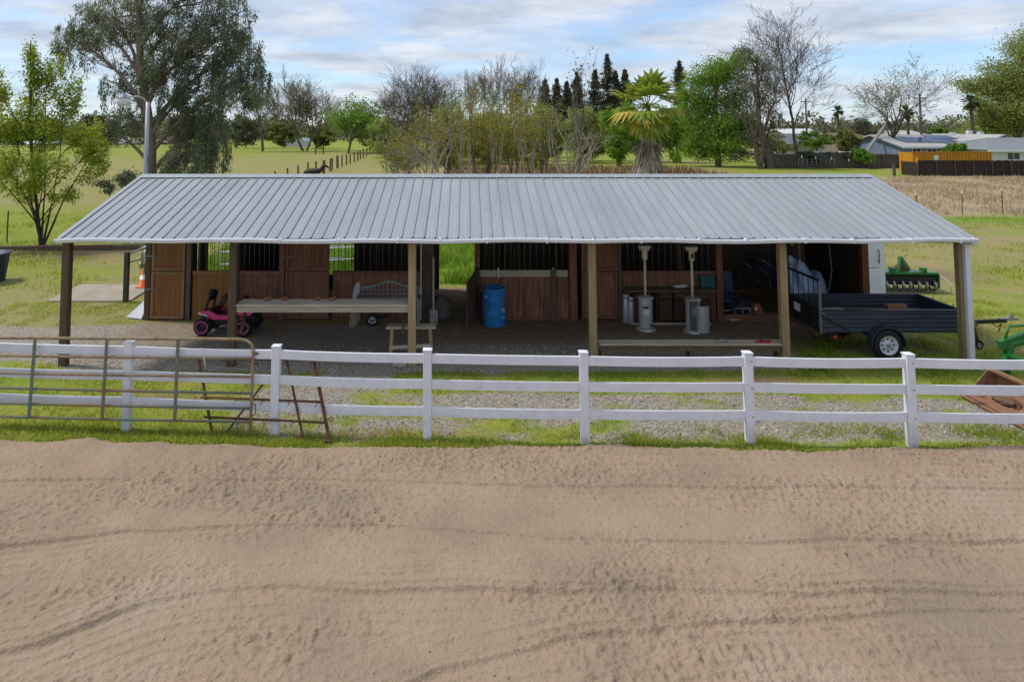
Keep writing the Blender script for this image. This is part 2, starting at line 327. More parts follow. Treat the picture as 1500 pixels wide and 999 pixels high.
def ground_material():
    m = bpy.data.materials.new('ground_cover'); m.use_nodes = True; nt = m.node_tree; N = nt.nodes; L = nt.links; b = N['Principled BSDF']
    b.inputs['Roughness'].default_value = .95; b.inputs['Specular IOR Level'].default_value = .15
    tc = N.new('ShaderNodeTexCoord')
    def noise(s, d=6, r=.6):
        n = N.new('ShaderNodeTexNoise'); n.inputs['Scale'].default_value = s; n.inputs['Detail'].default_value = d; n.inputs['Roughness'].default_value = r; L.new(tc.outputs['Object'], n.inputs['Vector']); return n.outputs['Fac']
    def ramp(f, stops):
        c = N.new('ShaderNodeValToRGB'); e = c.color_ramp.elements
        e[0].position, e[0].color = stops[0][0], (*stops[0][1], 1); e[1].position, e[1].color = stops[-1][0], (*stops[-1][1], 1)
        for p, cc in stops[1:-1]: q = e.new(p); q.color = (*cc, 1)
        L.new(f, c.inputs[0]); return c.outputs[0]
    def mix(f, a, c):
        x = N.new('ShaderNodeMix'); x.data_type = 'RGBA'; L.new(f, x.inputs[0]); L.new(a, x.inputs[6]); L.new(c, x.inputs[7]); return x.outputs[2]
    def attr(k): a = N.new('ShaderNodeAttribute'); a.attribute_name = k; return a.outputs['Fac']
    fine = noise(9, 8, .75); mid = ramp(noise(.55, 9, .7), [(.36, (0, 0, 0)), (.64, (1, 1, 1))])
    grass = mix(mid, ramp(fine, [(.3, (.115, .175, .018)), (.5, (.19, .265, .028)), (.72, (.28, .345, .055))]), ramp(fine, [(.3, (.17, .185, .028)), (.5, (.29, .295, .05)), (.72, (.40, .375, .10))]))
    lush = ramp(fine, [(.3, (.08, .16, .012)), (.55, (.17, .29, .022)), (.75, (.26, .37, .045))])
    dry = ramp(fine, [(.28, (.20, .17, .065)), (.5, (.32, .265, .12)), (.75, (.43, .35, .18))])
    weed = ramp(fine, [(.28, (.26, .20, .12)), (.5, (.40, .31, .19)), (.75, (.50, .40, .26))])
    vo = N.new('ShaderNodeTexVoronoi'); vo.inputs['Scale'].default_value = 38; L.new(tc.outputs['Object'], vo.inputs['Vector'])
    sp = N.new('ShaderNodeSeparateColor'); L.new(vo.outputs['Color'], sp.inputs[0])
    grav = mix(mid, ramp(sp.outputs[0], [(.0, (.18, .163, .137)), (.55, (.31, .277, .227)), (1, (.50, .45, .37))]), ramp(sp.outputs[0], [(.0, (.19, .165, .13)), (.5, (.33, .285, .22)), (1, (.46, .40, .31))]))
    dirt = ramp(noise(5, 9, .7), [(.3, (.15, .10, .06)), (.5, (.26, .175, .105)), (.72, (.37, .265, .165))])
    c = mix(attr('dry'), grass, dry); c = mix(attr('lush'), c, lush); c = mix(attr('weed'), c, weed); c = mix(attr('gravel'), c, grav); c = mix(attr('dirt'), c, dirt)
    L.new(c, b.inputs['Base Color'])
    bp = N.new('ShaderNodeBump'); bp.inputs['Strength'].default_value = .7; bp.inputs['Distance'].default_value = .03
    ad = N.new('ShaderNodeMath'); ad.operation = 'ADD'; L.new(fine, ad.inputs[0]); L.new(vo.outputs['Distance'], ad.inputs[1])
    L.new(ad.outputs[0], bp.inputs['Height']); L.new(bp.outputs[0], b.inputs['Normal'])
    return m
GM = ground_material()
gx = axis_pts(-15, 17, .1, -900, 900); gy = axis_pts(10.0, 24, .1, -60, 1500, 1.12)
def gz(X, Y): return .02 * (fbm(X * .8, Y * .8, 3, 4) - .5) * sstep(10.8, 11.5, Y) * (1 - sstep(22, 26, Y)) - .05 * (1 - sstep(10.0, 10.45, Y))
tag(grid('ground', gx, gy, gz, GM, masks), 'pasture and yard ground of grass, gravel and dirt', 'ground', kind='structure')

# the raked sand arena: real furrows and clods
FURROWS = [([(-300, 712), (0, 706), (200, 704), (420, 705), (640, 710), (900, 717), (1200, 716), (1500, 719), (1900, 722)], .035, .05),
           ([(-300, 765), (0, 757), (180, 750), (450, 747), (800, 752), (1200, 758), (1900, 760)], .012, .04),
           ([(-200, 830), (0, 806), (90, 793), (180, 781), (300, 774), (440, 771), (600, 776), (760, 787), (950, 795), (1200, 796), (1500, 797), (1900, 798)], .05, .06),
           ([(-200, 880), (0, 858), (120, 842), (300, 833), (520, 830), (760, 837), (1000, 850), (1200, 858), (1900, 862)], .014, .04),
           ([(-150, 990), (60, 945), (150, 912), (230, 884), (320, 868), (420, 863), (560, 868), (760, 870), (1000, 869), (1250, 872), (1900, 874)], .052, .065),
           ([(520, 1040), (640, 987), (740, 962), (860, 938), (1000, 920), (1200, 907), (1500, 896), (1900, 885)], .045, .065),
           ([(300, 942), (560, 940), (700, 945), (900, 950)], .012, .05), ([(1000, 737), (1300, 741), (1900, 742)], .012, .035)]
def sand_z(X, Y):
    z = .03 + .035 * (fbm(X * .35, Y * .6, 3, 71) - .5)
    wx = X + .10 * (fbm(X * 2.3, Y * 2.3, 3, 91) - .5); wy = Y + .16 * (fbm(X * .9, Y * .9, 4, 92) - .5)
    for pts, h, w in FURROWS:
        P = polyw(pts); d = dist_poly(wx, wy, P); w = w * .42; h = h * .52; z = z + h * np.exp(-(d / w) ** 2) * (.55 + .9 * fbm(X * 1.3, Y * 1.3, 3, 44)) - h * .45 * np.exp(-((d - w * 2.4) / (w * 1.6)) ** 2)
    tz = np.minimum.reduce([dist_poly(wx, wy, polyw(FURROWS[i][0])) for i in (0, 2, 4, 5)])
    z = z + .017 * sstep(.34, .58, fbm(X * .3, Y * 1.3, 3, 33)) * np.abs(np.cos(tz * math.pi / .15)) ** 8 + .006 * np.abs(np.cos(tz * math.pi / .5 + .6)) ** 40
    # hoof and rake clods
    c = fbm(X * 13 + 3 * fbm(X * 2, Y * 2, 2, 8), Y * 9.5, 4, 61); rough = .30 + 1.0 * sstep(.32, .75, fbm(X * .55, Y * 1.5, 4, 66))
    z = z + .046 * rough * np.clip(c - .5, -.14, .3)
    c2 = fbm(X * 24, Y * 21, 2, 77); z = z + .045 * rough * np.clip(c2 - .5, -.2, .4); c3 = vnoise(X * 27, Y * 25, 78); z = z + .085 * rough * np.clip(c3 - .70, 0, .3) + .03 * np.clip(rough - .75, 0, 1) * np.abs(vnoise(X * 14, Y * 11, 79) - .5)
    e = edge_y(X); z = z + .03 * np.exp(-((Y - e + .25) / .22) ** 2) * fbm(X * 5, Y * 5, 3, 13)
    return z - .16 * sstep(-.06, .14, Y - e) - 0.0
sandm = mat('raked_sand', (.268, .204, .145), (.365, .281, .204), .5, .95, bump=1.0, bscale=34, detail=10, c3=(.335, .243, .166), spec=.12)
ax = axis_pts(-9.6, 11.4, .017, -60, 60, 1.25); ay = np.concatenate([axis_pts(5.5, 10.9, .015, -40, 5.5, 1.25)])
ay = ay[ay <= 10.92]
tag(grid('arena_sand', ax, ay, sand_z, sandm), 'raked brown sand arena with curved furrows', 'sand', kind='structure')
# concrete pad left of the barn, timber edging
mb = MB(); q = [gp(68, 443), gp(190, 443), gp(214, 428), gp(214, 419), gp(118, 419)]
mb.prism([(p.x, p.y) for p in q], -.05, .05, 'z'); tag(mb.build('concrete_pad', M['concrete'], bevel=.01), 'worn tan concrete pad beside the barn end', 'pad', kind='structure')

# ------------------------------------------------------------------ grass blades and pebbles (uncountable)
RNG = np.random.default_rng(5)
def blades(name, X, Y, h, w, m, z0=None, lean=.9, label='', cat='grass'):
    n = len(X); a = RNG.uniform(0, 2 * math.pi, n); l = RNG.uniform(.05, lean, n) * h; b = RNG.uniform(0, 2 * math.pi, n)
    z = gz(X, Y) if z0 is None else np.full(n, z0)
    P = np.stack([X, Y, z - .01], -1); s = np.stack([np.cos(a) * w, np.sin(a) * w, 0 * a], -1); t = np.stack([np.cos(b) * l, np.sin(b) * l, h], -1)
    mid = P + t * np.array([.35, .35, .6]); V = np.stack([P - s, P + s, mid + s * .8, P + t, mid - s * .8], 1)
    k = np.arange(n)[:, None] * 5; q = np.concatenate([k + np.array([[0, 1, 2, 4]])]); t3 = k + np.array([[4, 2, 3, 3]])
    F4 = np.concatenate([q, t3[:, :3].repeat(1, 0)[:, [0, 1, 2, 2]]]) if False else q
    # two triangles + tip triangle
    T = np.concatenate([k + np.array([[0, 1, 2]]), k + np.array([[0, 2, 4]]), k + np.array([[4, 2, 3]])])
    o = link(name, fast_mesh(name, V, T), m); return tag(o, label, cat, kind='stuff')
gm_strip = leafmat('grass_blade', (.29, .37, .04), (.52, .54, .12), (.40, .46, .065), .6)
gm_lush = leafmat('lush_blade', (.17, .30, .02), (.32, .44, .06), (.24, .37, .035), .55)
gm_dry = leafmat('dry_blade', (.40, .30, .18), (.60, .47, .30), (.50, .385, .235), .5)
n = 80000; X = RNG.uniform(-10.5, 13, n); Y = edge_y(X) - .05 + RNG.gamma(1.6, .20, n); d = fbm(X * 1.1, Y * 1.5, 3, 51) + .22 * (X < -3.2); k = (RNG.random(n) < sstep(.36, .66, d - .40 * (Y - edge_y(X) - .35))) | (RNG.random(n) < .03)
X, Y, d = X[k], Y[k], d[k]; blades('verge_grass', X, Y, RNG.uniform(.015, .08, len(X)) * (.5 + 1.1 * d), RNG.uniform(.004, .008, len(X)), gm_strip, label='ragged green grass verge between white fence and sand arena')
n = 210000; X = RNG.uniform(-12.5, 14.5, n); Y = RNG.uniform(11.2, 19.5, n); mk = masks(X, Y); inb = (X > -7.9) & (X < 7.2) & (Y > 14.4)
k = (RNG.random(n) > mk['gravel'] * 1.02) & (RNG.random(n) > mk['dirt'] * 1.3) & ~inb & (RNG.random(n) < sstep(.36, .60, fbm(X * 2.2, Y * 2.2, 3, 88))) & ~((X > 6.5) & (X < 9.9) & (Y > 16.6))
pad = (X < gp(214, 419).x + .1) & (Y > gp(68, 444).y) & (Y < 22); k &= ~pad
X, Y = X[k], Y[k]; blades('yard_grass', X, Y, RNG.uniform(.02, .085, len(X)) * (1 + .7 * ((X > 6.5) & (Y > 13))), RNG.uniform(.004, .008, len(X)), gm_strip, label='patchy green grass growing through the gravel yard')
n = 90000; X = RNG.uniform(-9.5, 8, n); Y = RNG.uniform(21.6, 31, n); k = RNG.random(n) < sstep(.2, .6, fbm(X, Y, 3, 3))
X, Y = X[k], Y[k]; blades('tall_lush_weeds', X, Y, RNG.uniform(.12, .42, len(X)), RNG.uniform(.008, .02, len(X)), gm_lush, z0=0, label='tall bright green weeds seen through the barn aisle', cat='weeds')
n = 75000; X = RNG.uniform(13, 75, n); Y = RNG.uniform(38, 71, n); k = (masks(X, Y)['weed'] > .5) & (fbm(X * .35, Y * .35, 3, 7) + RNG.uniform(-.2, .2, n) > .45)
X, Y = X[k], Y[k]; blades('dry_weeds', X, Y, RNG.uniform(.08, .36, len(X)), RNG.uniform(.012, .03, len(X)), gm_dry, z0=0, label='tall tan dry weeds filling the field before the dark fence', cat='weeds')
n = 60000; X = RNG.uniform(10.2, 40, n); Y = RNG.uniform(19, 38, n); k = RNG.random(n) < sstep(.40, .75, fbm(X * .6, Y * .6, 3, 17))
X, Y = X[k], Y[k]; blades('lawn_tufts', X, Y, RNG.uniform(.04, .15, len(X)), RNG.uniform(.008, .016, len(X)), gm_strip, z0=0, label='short tufts of lawn grass beyond the black trailer')
n = 60000; X = RNG.uniform(-26, -8.4, n); Y = RNG.uniform(19.5, 40, n); k = (RNG.random(n) < sstep(.40, .75, fbm(X * .6, Y * .6, 3, 19))) & ~((Y < 22) & (X > gp(68, 443).x - .3))
X, Y = X[k], Y[k]; blades('lawn_tufts', X, Y, RNG.uniform(.04, .15, len(X)), RNG.uniform(.008, .016, len(X)), gm_strip, z0=0, label='short tufts of lawn grass around the young green tree')
# pebbles
n = 26000; X = RNG.uniform(-9, 13, n); Y = RNG.uniform(11, 15.6, n); k = masks(X, Y)['gravel'] > .5; X, Y = X[k], Y[k]; n = len(X)
octv = np.array([(1, 0, 0), (-1, 0, 0), (0, 1, 0), (0, -1, 0), (0, 0, 1), (0, 0, -1)], float); octf = np.array([(0, 2, 4), (2, 1, 4), (1, 3, 4), (3, 0, 4), (2, 0, 5), (1, 2, 5), (3, 1, 5), (0, 3, 5)])
r = RNG.gamma(3, .005, n)[:, None, None]; V = octv[None] * r * RNG.uniform(.6, 1.2, (n, 6, 1)) * np.array([1, 1, .6]); an = RNG.uniform(0, 6.28, n); ca, sa = np.cos(an)[:, None], np.sin(an)[:, None]
V = np.stack([V[..., 0] * ca - V[..., 1] * sa, V[..., 0] * sa + V[..., 1] * ca, V[..., 2]], -1) + np.stack([X, Y, gz(X, Y) + .003], -1)[:, None]
tag(link('gravel', fast_mesh('gravel', V, (np.arange(n)[:, None, None] * 6 + octf[None]).reshape(-1, 3)), mat('gravel_stone', (.24, .225, .20), (.46, .425, .365), 30, .95, island=.35)), 'loose grey gravel stones scattered over the yard', 'gravel', kind='stuff')
# clods on the sand
n = 7000; X = RNG.uniform(-9, 11, n); Y = 5.7 + 4.9 * RNG.random(n); k = fbm(X * .8, Y * .8, 3, 66) + RNG.uniform(-.15, .15, n) > .5; X, Y = X[k], Y[k]; n = len(X)
r = RNG.gamma(2, .0028, n)[:, None, None]; V = octv[None] * r * RNG.uniform(.6, 1.3, (n, 6, 1)) + np.stack([X, Y, sand_z(X, Y)], -1)[:, None]
tag(link('sand_clods', fast_mesh('sand_clods', V, (np.arange(n)[:, None, None] * 6 + octf[None]).reshape(-1, 3)), mat('sand_clod', (.25, .18, .13), (.33, .245, .18), 30, .95, island=.2)), 'crumbs and clods of sand strewn on the arena', 'sand', kind='stuff')

# ------------------------------------------------------------------ BARN
random.seed(3)
X0, X1, YE, YR, YB, ZE, ZR = -8.2, 10.15, 13.96, 17.43, 20.95, 2.60, 3.62
YP, YW = 14.26, 17.6
def wx(px, y=430, Y=YW): return pt(px, y, Y).x
barn = thing('barn', 'long open-front horse barn with grey ribbed metal roof and brown stalls', 'barn', (.97, YR, 0))
def roof_panels():
    n = 20; w = (X1 - X0) / n; sl = (ZR - ZE) / (YR - YE)
    prof = []
    for k in range(4):
        a = k * w / 4; rw = w / 4
        prof += [(a, 0), (a + rw * .30, 0), (a + rw * .32, .004), (a + rw * .36, .004), (a + rw * .38, 0), (a + rw * .62, 0), (a + rw * .64, .004), (a + rw * .68, .004), (a + rw * .70, 0), (a + rw - .036, 0), (a + rw - .024, .026), (a + rw - .012, .026)]
    prof.append((w, 0)); np_ = len(prof)
    for side in (0, 1):
        ye, yr = (YE, YR) if side == 0 else (2 * YR - YE, YR); first = None
        for i in range(n):
            if first is None:
                v = [(x, 0, z) for x, z in prof] + [(x, yr - ye, z + ZR - ZE) for x, z in prof]
                f = [(k, k + 1, np_ + k + 1, np_ + k) for k in range(np_ - 1)]
                first = MB().add(v, f).build('roof_panel', M['roof'], barn); o = first; first.data.materials.append(M['rib'])
                for q, pl in enumerate(first.data.polygons):
                    if q % 12 in (9, 11): pl.material_index = 1  # both rib sides take the darker colour with the painted shading
            else: o = dupe(first, (0, 0, 0))
            o.location = (X0 + i * w - .97, ye - YR, ZE + random.uniform(-.004, .004) + .0015 * (i % 2))
roof_panels()
mb = MB().sheet([(YR - .20, ZR - .028), (YR - .17, ZR - .012), (YR - .02, ZR + .045), (YR + .02, ZR + .045), (YR + .17, ZR - .012), (YR + .20, ZR - .028)], X0 - .02, X1 + .02)
mb.build('ridge_cap', M['roof'], barn, True)
for side in (0, 1):      # rake trim on both gables
    for xx in (X0 - .03, X1 + .03):
        yy = YE if side == 0 else 2 * YR - YE
        MB().bar((xx, yy - .02 * (1 - 2 * side), ZE - .05), (xx, YR, ZR - .05), .03, .13).build('rake_trim', M['whitemetal'], barn, True)
        MB().bar((xx, yy, ZE + .02), (xx, YR, ZR + .02), .10, .012).build('rake_cap', M['roof'], barn, True)
# gutter with slight sag, hangers, downspout
mb = MB(); gp_ = [(.03, .085), (.0, .085), (0, .015), (-.05, .0), (-.105, .02), (-.12, .075), (-.11, .088)]; NX = 24
vs = []
for i in range(NX + 1):
    x = X0 - .06 + (X1 - X0 + .12) * i / NX; sag = .014 * math.sin(i * 1.7) + .008 * math.sin(i * .6)
    vs += [(x, YE - .03 + a, ZE - .085 + b + sag) for a, b in gp_]
k = len(gp_); fs = [(i * k + j, i * k + j + 1, (i + 1) * k + j + 1, (i + 1) * k + j) for i in range(NX) for j in range(k - 1)] + [tuple(range(k)), tuple(NX * k + j for j in range(k))]
gut = mb.add(vs, fs).build('gutter', M['white'], barn, True)
for px in (200, 330, 412, 497, 583, 645, 713, 800, 868, 937, 1022, 1090, 1175, 1245, 1330, 1400):
    MB().b2((pt(px, 350, YE).x - .018, YE - .16, ZE - .075), (pt(px, 350, YE).x + .018, YE - .02, ZE + .008)).build('gutter_hanger', M['white'], gut, True)
MB().b2((X0, YE + .005, ZE - .03), (X1, YE + .02, ZE - .004)).build('eave_flashing', M['darktrim'], barn, True)
dx = pt(1419, 440, YP - .12).x
ds = MB().b2((dx - .055, YP - .17, 0.02), (dx + .055, YP - .07, ZE - .12)).b2((dx - .06, YP - .36, ZE - .13), (dx + .06, YP - .06, ZE - .06)).build('downspout', M['white'], barn, True, bevel=.012)
MB().box((dx, YP - .20, .06), (.10, .22, .08), (R(-20), 0, 0)).build('outlet_elbow', M['white'], ds, True, bevel=.01)
# front posts, header, rafters, purlins
for i, px in enumerate((97, 341, 604, 868, 1148, 1410)):
    x = pt(px, 440, YP).x; tilt = (.01, -.006, .004, .012, .02, .012)[i]
    MB().bar((x, YP, -.15), (x - tilt, YP, ZE - .04), .155, .155, (0, 1, 0)).build('post', M['oldpost'] if i < 2 else M['tan'], barn, True, bevel=.008)
    for yy0, yy1, z0, z1 in ((YE + .05, YR, ZE - .07, ZR - .08), (YR, YB, ZR - .08, ZE - .07)):
        MB().bar((x + .11, yy0, z0 - .02), (x + .11, yy1, z1 - .02), .05, .15).build('rafter', M['dark'], barn, True)
for a, b in zip((97, 341, 604, 868, 1148), (341, 604, 868, 1148, 1410)):
    MB().b2((pt(a, 440, YP).x + .09, YP - .05, ZE - .13), (pt(b, 440, YP).x - .09, YP + .05, ZE - .03)).build('header_beam', M['oldpost'], barn, True)
for t in (.18, .4, .62, .84):
    for s in (0, 1):
        y = YE + (YR - YE) * t; z = ZE + (ZR - ZE) * t - .045
        if s: y = 2 * YR - y
        MB().box(((X0 + X1) / 2, y, z), (X1 - X0 - .1, .05, .06)).build('purlin', M['dark'], barn, True)
# stall fronts
ZT = 2.32; ZH = 1.22
def wall_post(px0, px1, m='red', z1=3.3, Y=YW): MB().b2((wx(px0), Y - .07, -.1), (wx(px1), Y + .07, z1)).build('stall_post', M[m], barn, True, bevel=.006)
for a, b, m in ((213, 221, 'oldpost'), (273, 280, 'dark'), (338, 349, 'red'), (409, 417, 'red'), (616, 632, 'dark'), (696, 703, 'redx'), (834, 845, 'red'), (905.5, 910, 'dark'), (1049, 1058, 'red')):
    wall_post(a, b, m)
MB().b2((wx(1262), YW - .08, -.1), (wx(1272), YW + .08, 3.3)).build('stall_post', wood('red_brown_post', (.17, .065, .03), (.10, .04, .02)), barn, True, bevel=.006)
def half_wall(px0, px1, m, rail, nsub, panel_y=0):
    xa, xb = wx(px0), wx(px1); w = (xb - xa) / nsub
    for i in range(nsub):
        MB().b2((xa + i * w + .004, YW - .012, .06), (xa + (i + 1) * w - .004, YW + .012, ZH - .09)).build('stall_panel', M[m], barn, True, bevel=.003)
        if i: MB().b2((xa + i * w - .03, YW - .032, .07), (xa + i * w + .03, YW - .014, ZH - .10)).build('batten', M[rail], barn, True, bevel=.003)
    MB().b2((xa, YW - .045, ZH - .088), (xb, YW + .045, ZH)).build('top_rail', M[rail], barn, True, bevel=.005)
    MB().b2((xa, YW - .04, -.02), (xb, YW + .035, .058)).build('bottom_rail', M[rail], barn, True, bevel=.005)
BAR = None
def bars(px0, px1, step=.15):
    global BAR
    xa, xb = wx(px0), wx(px1); n = max(2, int((xb - xa) / step))
    for i in range(1, n):
        x = xa + (xb - xa) * i / n
        if BAR is None: BAR = MB().tube([(0, 0, 0), (0, 0, ZT - ZH)], .0085, 6).build('bar', M['bar'], barn); o = BAR
        else: o = dupe(BAR, (0, 0, 0))
        o.location = (x - .97, YW - YR, ZH)
    MB().b2((xa, YW - .04, ZT), (xb, YW + .04, ZT + .09)).build('bar_header', M['dark'], barn, True)
half_wall(282, 337, 'ply', 'plyframe', 1); bars(282, 337)
half_wall(350, 408, 'red', 'redx', 1); bars(350, 408, .12)
half_wall(487, 615, 'red', 'redx', 2); bars(487, 615)
half_wall(704, 833, 'red', 'redx', 2); bars(704, 833)
half_wall(911, 1048, 'red', 'redx', 2); bars(911, 1048)
# grey board and posts on the wall behind the blue barrel
MB().b2((wx(703), YW - .10, ZH - .13), (wx(831), YW - .05, ZH + .03)).build('kick_board', M['plankx'], barn, True, bevel=.004)
for px, z in ((730, .9), (810, 1.28)):
    MB().b2((wx(px - 4), YW - .15, 0), (wx(px + 4), YW - .105, z)).build('prop_plank', M['oldpost'], barn, True, bevel=.004)
    MB().bar((wx(px), YW - .13, ZH - .15), (wx(px) - .01, YW - .13, ZH + .10), .03, .03).build('latch_peg', M['tag'], barn, True)
# dutch doors
def dutch(px0, px1, pm, fm, hinge=True):
    xa, xb = wx(px0) + .01, wx(px1) - .01
    for z0, z1 in ((.05, ZH - .01), (ZH + .01, 2.32)):
        d = MB().b2((xa + .05, YW - .06, z0 + .05), (xb - .05, YW - .035, z1 - .05)).build('door_leaf', M[pm], barn, True)
        for lo, hi in (((xa, z0), (xa + .075, z1)), ((xb - .075, z0), (xb, z1)), ((xa + .078, z0), (xb - .078, z0 + .075)), ((xa + .078, z1 - .075), (xb - .078, z1))):
            MB().b2((lo[0], YW - .085, lo[1]), (hi[0], YW - .03, hi[1])).build('door_frame', M[fm], d, True, bevel=.004)
        if hinge:
            zz = z0 + .36 if z0 > 1 else z0 + .72
            MB().b2((xa - .12, YW - .10, zz - .02), (xa + .24, YW - .087, zz + .02)).build('strap_hinge', M['bar'], d, True, bevel=.004)
dutch(222, 272, 'ply', 'plyframe'); dutch(418, 483, 'red', 'redx'); dutch(851, 905, 'red', 'redx', False)
# walls between the stalls, back wall of planks with openings, gable planks
for px in (344, 413, 624, 700, 840, 1054):
    x = wx(px)
    for j in range(10):
        MB().b2((x - .018, YW + .1, .02 + j * .235), (x + .018, YB - .1, .02 + j * .235 + .228)).build('partition_plank', M['dark'], barn, True)
OPEN = [(pt(303, 380, YB).x, pt(343, 380, YB).x, .42, 2.45), (pt(485, 380, YB).x, pt(521, 380, YB).x, .42, 2.45), (pt(640, 380, YB).x, pt(693, 380, YB).x, .06, 2.5), (pt(843.2, 380, YB).x, pt(846, 380, YB).x, .5, 2.6)]
def back_wall():
    pw = .152; n = int((X1 - X0 - .1) / pw); pm = {}
    for i in range(n):
        x = X0 + .05 + i * pw; segs = [(0.0, 2.62)]
        for a, b, z0, z1 in OPEN:
            if x + pw * .5 > a and x + pw * .5 < b: segs = [(0.0, z0), (z1, 2.62)]
        for s in segs:
            if s[1] - s[0] < .07: continue
            if s not in pm: pm[s] = MB().b2((0, 0, s[0]), (pw - .003, .022, s[1])).build('back_plank', M['dark'], barn); o = pm[s]
            else: o = dupe(pm[s], (0, 0, 0))
            o.location = (x - .97, YB - YR + random.uniform(-.004, .004), 0)
back_wall()
for a, b, z0, z1 in OPEN[:2]:
    for k in range(1, 7):
        x = a + (b - a) * k / 7; MB().tube([(x, YB - .02, z0), (x, YB - .02, z1)], .008, 6).build('bar', M['black'], barn, True)
for xx, y0 in ((X0 + .04, YW + .1), (wx(1267), YW + .1)):
    n = 17; pw = (YB - .05 - y0) / n
    for i in range(n):
        zt = ZE + (ZR - ZE) * (1 - abs(y0 + (i + .5) * pw - YR) / (YR - YE)) - .14
        MB().b2((xx - .012, y0 + i * pw, .0), (xx + .012, y0 + (i + 1) * pw - .004, zt)).build('gable_plank', wood('brown_gable_board', (.07, .045, .03), (.04, .027, .019)), barn, True)
MB().b2((wx(1058), YW - .09, -.02), (wx(1230), YW + .06, .14)).build('sill_beam', M['redx'], barn, True, bevel=.01)
# light strip holes behind the heaters: a perforated ledger
# aisle door wings standing open
d = MB().bar((wx(634), YW - .05, .85), (wx(637), YW - .62, .85), .035, 1.62).build('aisle_door', M['plankx'], barn, True)
p0, p1 = gp(697, 470), gp(683, 484)
d = MB().add([(p0.x + .05, YW - .12, .03), (p1.x, p1.y, .03), (p1.x, p1.y, 1.08), (p0.x + .02, YW - .12, 1.34), (p0.x + .09, YW - .12, .03), (p1.x + .04, p1.y, .03), (p1.x + .04, p1.y, 1.08), (p0.x + .06, YW - .12, 1.34)],
             [(0, 1, 2, 3), (7, 6, 5, 4), (0, 4, 5, 1), (1, 5, 6, 2), (2, 6, 7, 3), (3, 7, 4, 0)]).build('aisle_gate_wing', wood('brown_wing_board', (.12, .075, .05), (.07, .045, .03)), barn, True)
MB().bar((wx(617), YW - .12, .05), (wx(617), YW - .12, 2.3), .03, .03, (0, 1, 0)).build('pale_conduit', M['tag'], barn, True)

# ------------------------------------------------------------------ WHITE FENCE
FB = [(-38, 621), (185, 629), (402, 637), (626, 645), (857, 650), (1099, 651), (1336, 654), (1585, 657)]
FP = [gp(*p) for p in FB]
fence = thing('white_fence', 'white three-rail vinyl fence along the edge of the sand arena', 'fence', FP[3])
HP = 1.375; PW = .127
for i, p in enumerate(FP):
    l = random.uniform(-.012, .012); MB().bar((p.x, p.y, -.1), (p.x + l, p.y + .01, HP - .022), PW, PW, (0, 1, 0)).build('post', M['white'], fence, True, bevel=.006)
    MB().add([(p.x + l + sx * .071, p.y + .01 + sy * .071, HP - .02) for sx, sy in ((-1, -1), (1, -1), (1, 1), (-1, 1))] + [(p.x + l + sx * .071, p.y + .01 + sy * .071, HP) for sx, sy in ((-1, -1), (1, -1), (1, 1), (-1, 1))] + [(p.x + l, p.y + .01, HP + .02)],
             [(3, 2, 1, 0), (0, 1, 5, 4), (1, 2, 6, 5), (2, 3, 7, 6), (3, 0, 4, 7), (4, 5, 8), (5, 6, 8), (6, 7, 8), (7, 4, 8)]).build('post_cap', M['white'], fence, True)
    for z in (1.25, .85, .43):
        MB().lathe([(.012, 0), (.012, .006)], 8, (p.x + .03, p.y - PW / 2 - .001, z), 'y').build('screw_cap', M['steel'], fence, True) if i in (5, 6) else None
for a, b in zip(FP[:-1], FP[1:]):
    d = (b - a).normalized() * (PW / 2 + .001)
    for z in (1.235, .845, .435):
        n = 6; sg = random.uniform(.004, .022); vs = []
        for k in range(n + 1):
            t = k / n; c = a + d + (b - a - d * 2) * t; zz = z - sg * 4 * t * (1 - t) + random.uniform(-.001, .001)
            vs += [(c.x, c.y + sy * .019, zz + sz * .07) for sy, sz in ((-1, -1), (1, -1), (1, 1), (-1, 1))]
        fs = [(k * 4 + j, k * 4 + (j + 1) % 4, k * 4 + 4 + (j + 1) % 4, k * 4 + 4 + j) for k in range(n) for j in range(4)] + [(0, 1, 2, 3), (n * 4 + 3, n * 4 + 2, n * 4 + 1, n * 4)]
        MB().add(vs, fs).build('rail', M['white'], fence, True, bevel=.004)

# ------------------------------------------------------------------ GATE AND RUSTY RACK LEANING ON IT
g0 = gp(366, 646); g1 = gp(-10, 634); dn = (g0 - g1).normalized(); nn = dn.cross(Vector((0, .16, 1)).normalized()).normalized()
gate = thing('pipe_gate', 'worn green and rusty six-rail pipe gate leaning on the white fence', 'gate', g0)
G = lambda x, y: onplane(x, y, g0 + Vector((0, 0, .0)), nn)
ups = [(-60, 494), (0, 495), (180, 496), (350, 497), (361, 499), (368, 504), (371, 513)]
MB().tube([G(*p) for p in ups] + [G(369, 570), G(366, 644)], .024, 10).build('outer_frame', M['gaterust'], gate, True)
for k, (ya, yb) in enumerate(((521, 525), (546.5, 552), (568, 576), (590.5, 598), (610, 618))):
    MB().tube([G(-60, ya - (yb - ya) * .16), G(180, (ya + yb) / 2 + .4), G(368, yb)], .0215, 8).build('rail', M['gaterust'] if k < 2 else M['gate'], gate, True)
for xt, xb, yb in ((-56, -62, 609), (53, 44, 610), (158, 151, 613), (262, 257, 615)):
    a, b = G(xt, 496), G(xb, yb); off = nn * (-.0 if nn.y > 0 else .0)
    MB().bar(a - Vector((0, .028, 0)), b - Vector((0, .028, 0)), .05, .012, (0, 1, 0)).build('brace', M['gate'], gate, True)
MB().tube([G(347, 617), G(346, 640)], .02, 8).build('stub_leg', M['gate'], gate, True)
for y in (518, 533): MB().tube([G(370, y), G(378, y)], .016, 6).build('hinge_pin', M['rust'], gate, True)
MB().tube([G(368, 591), G(374, 592), G(374, 607), G(368, 608)], .008, 6).build('latch_handle', M['rust'], gate, True)
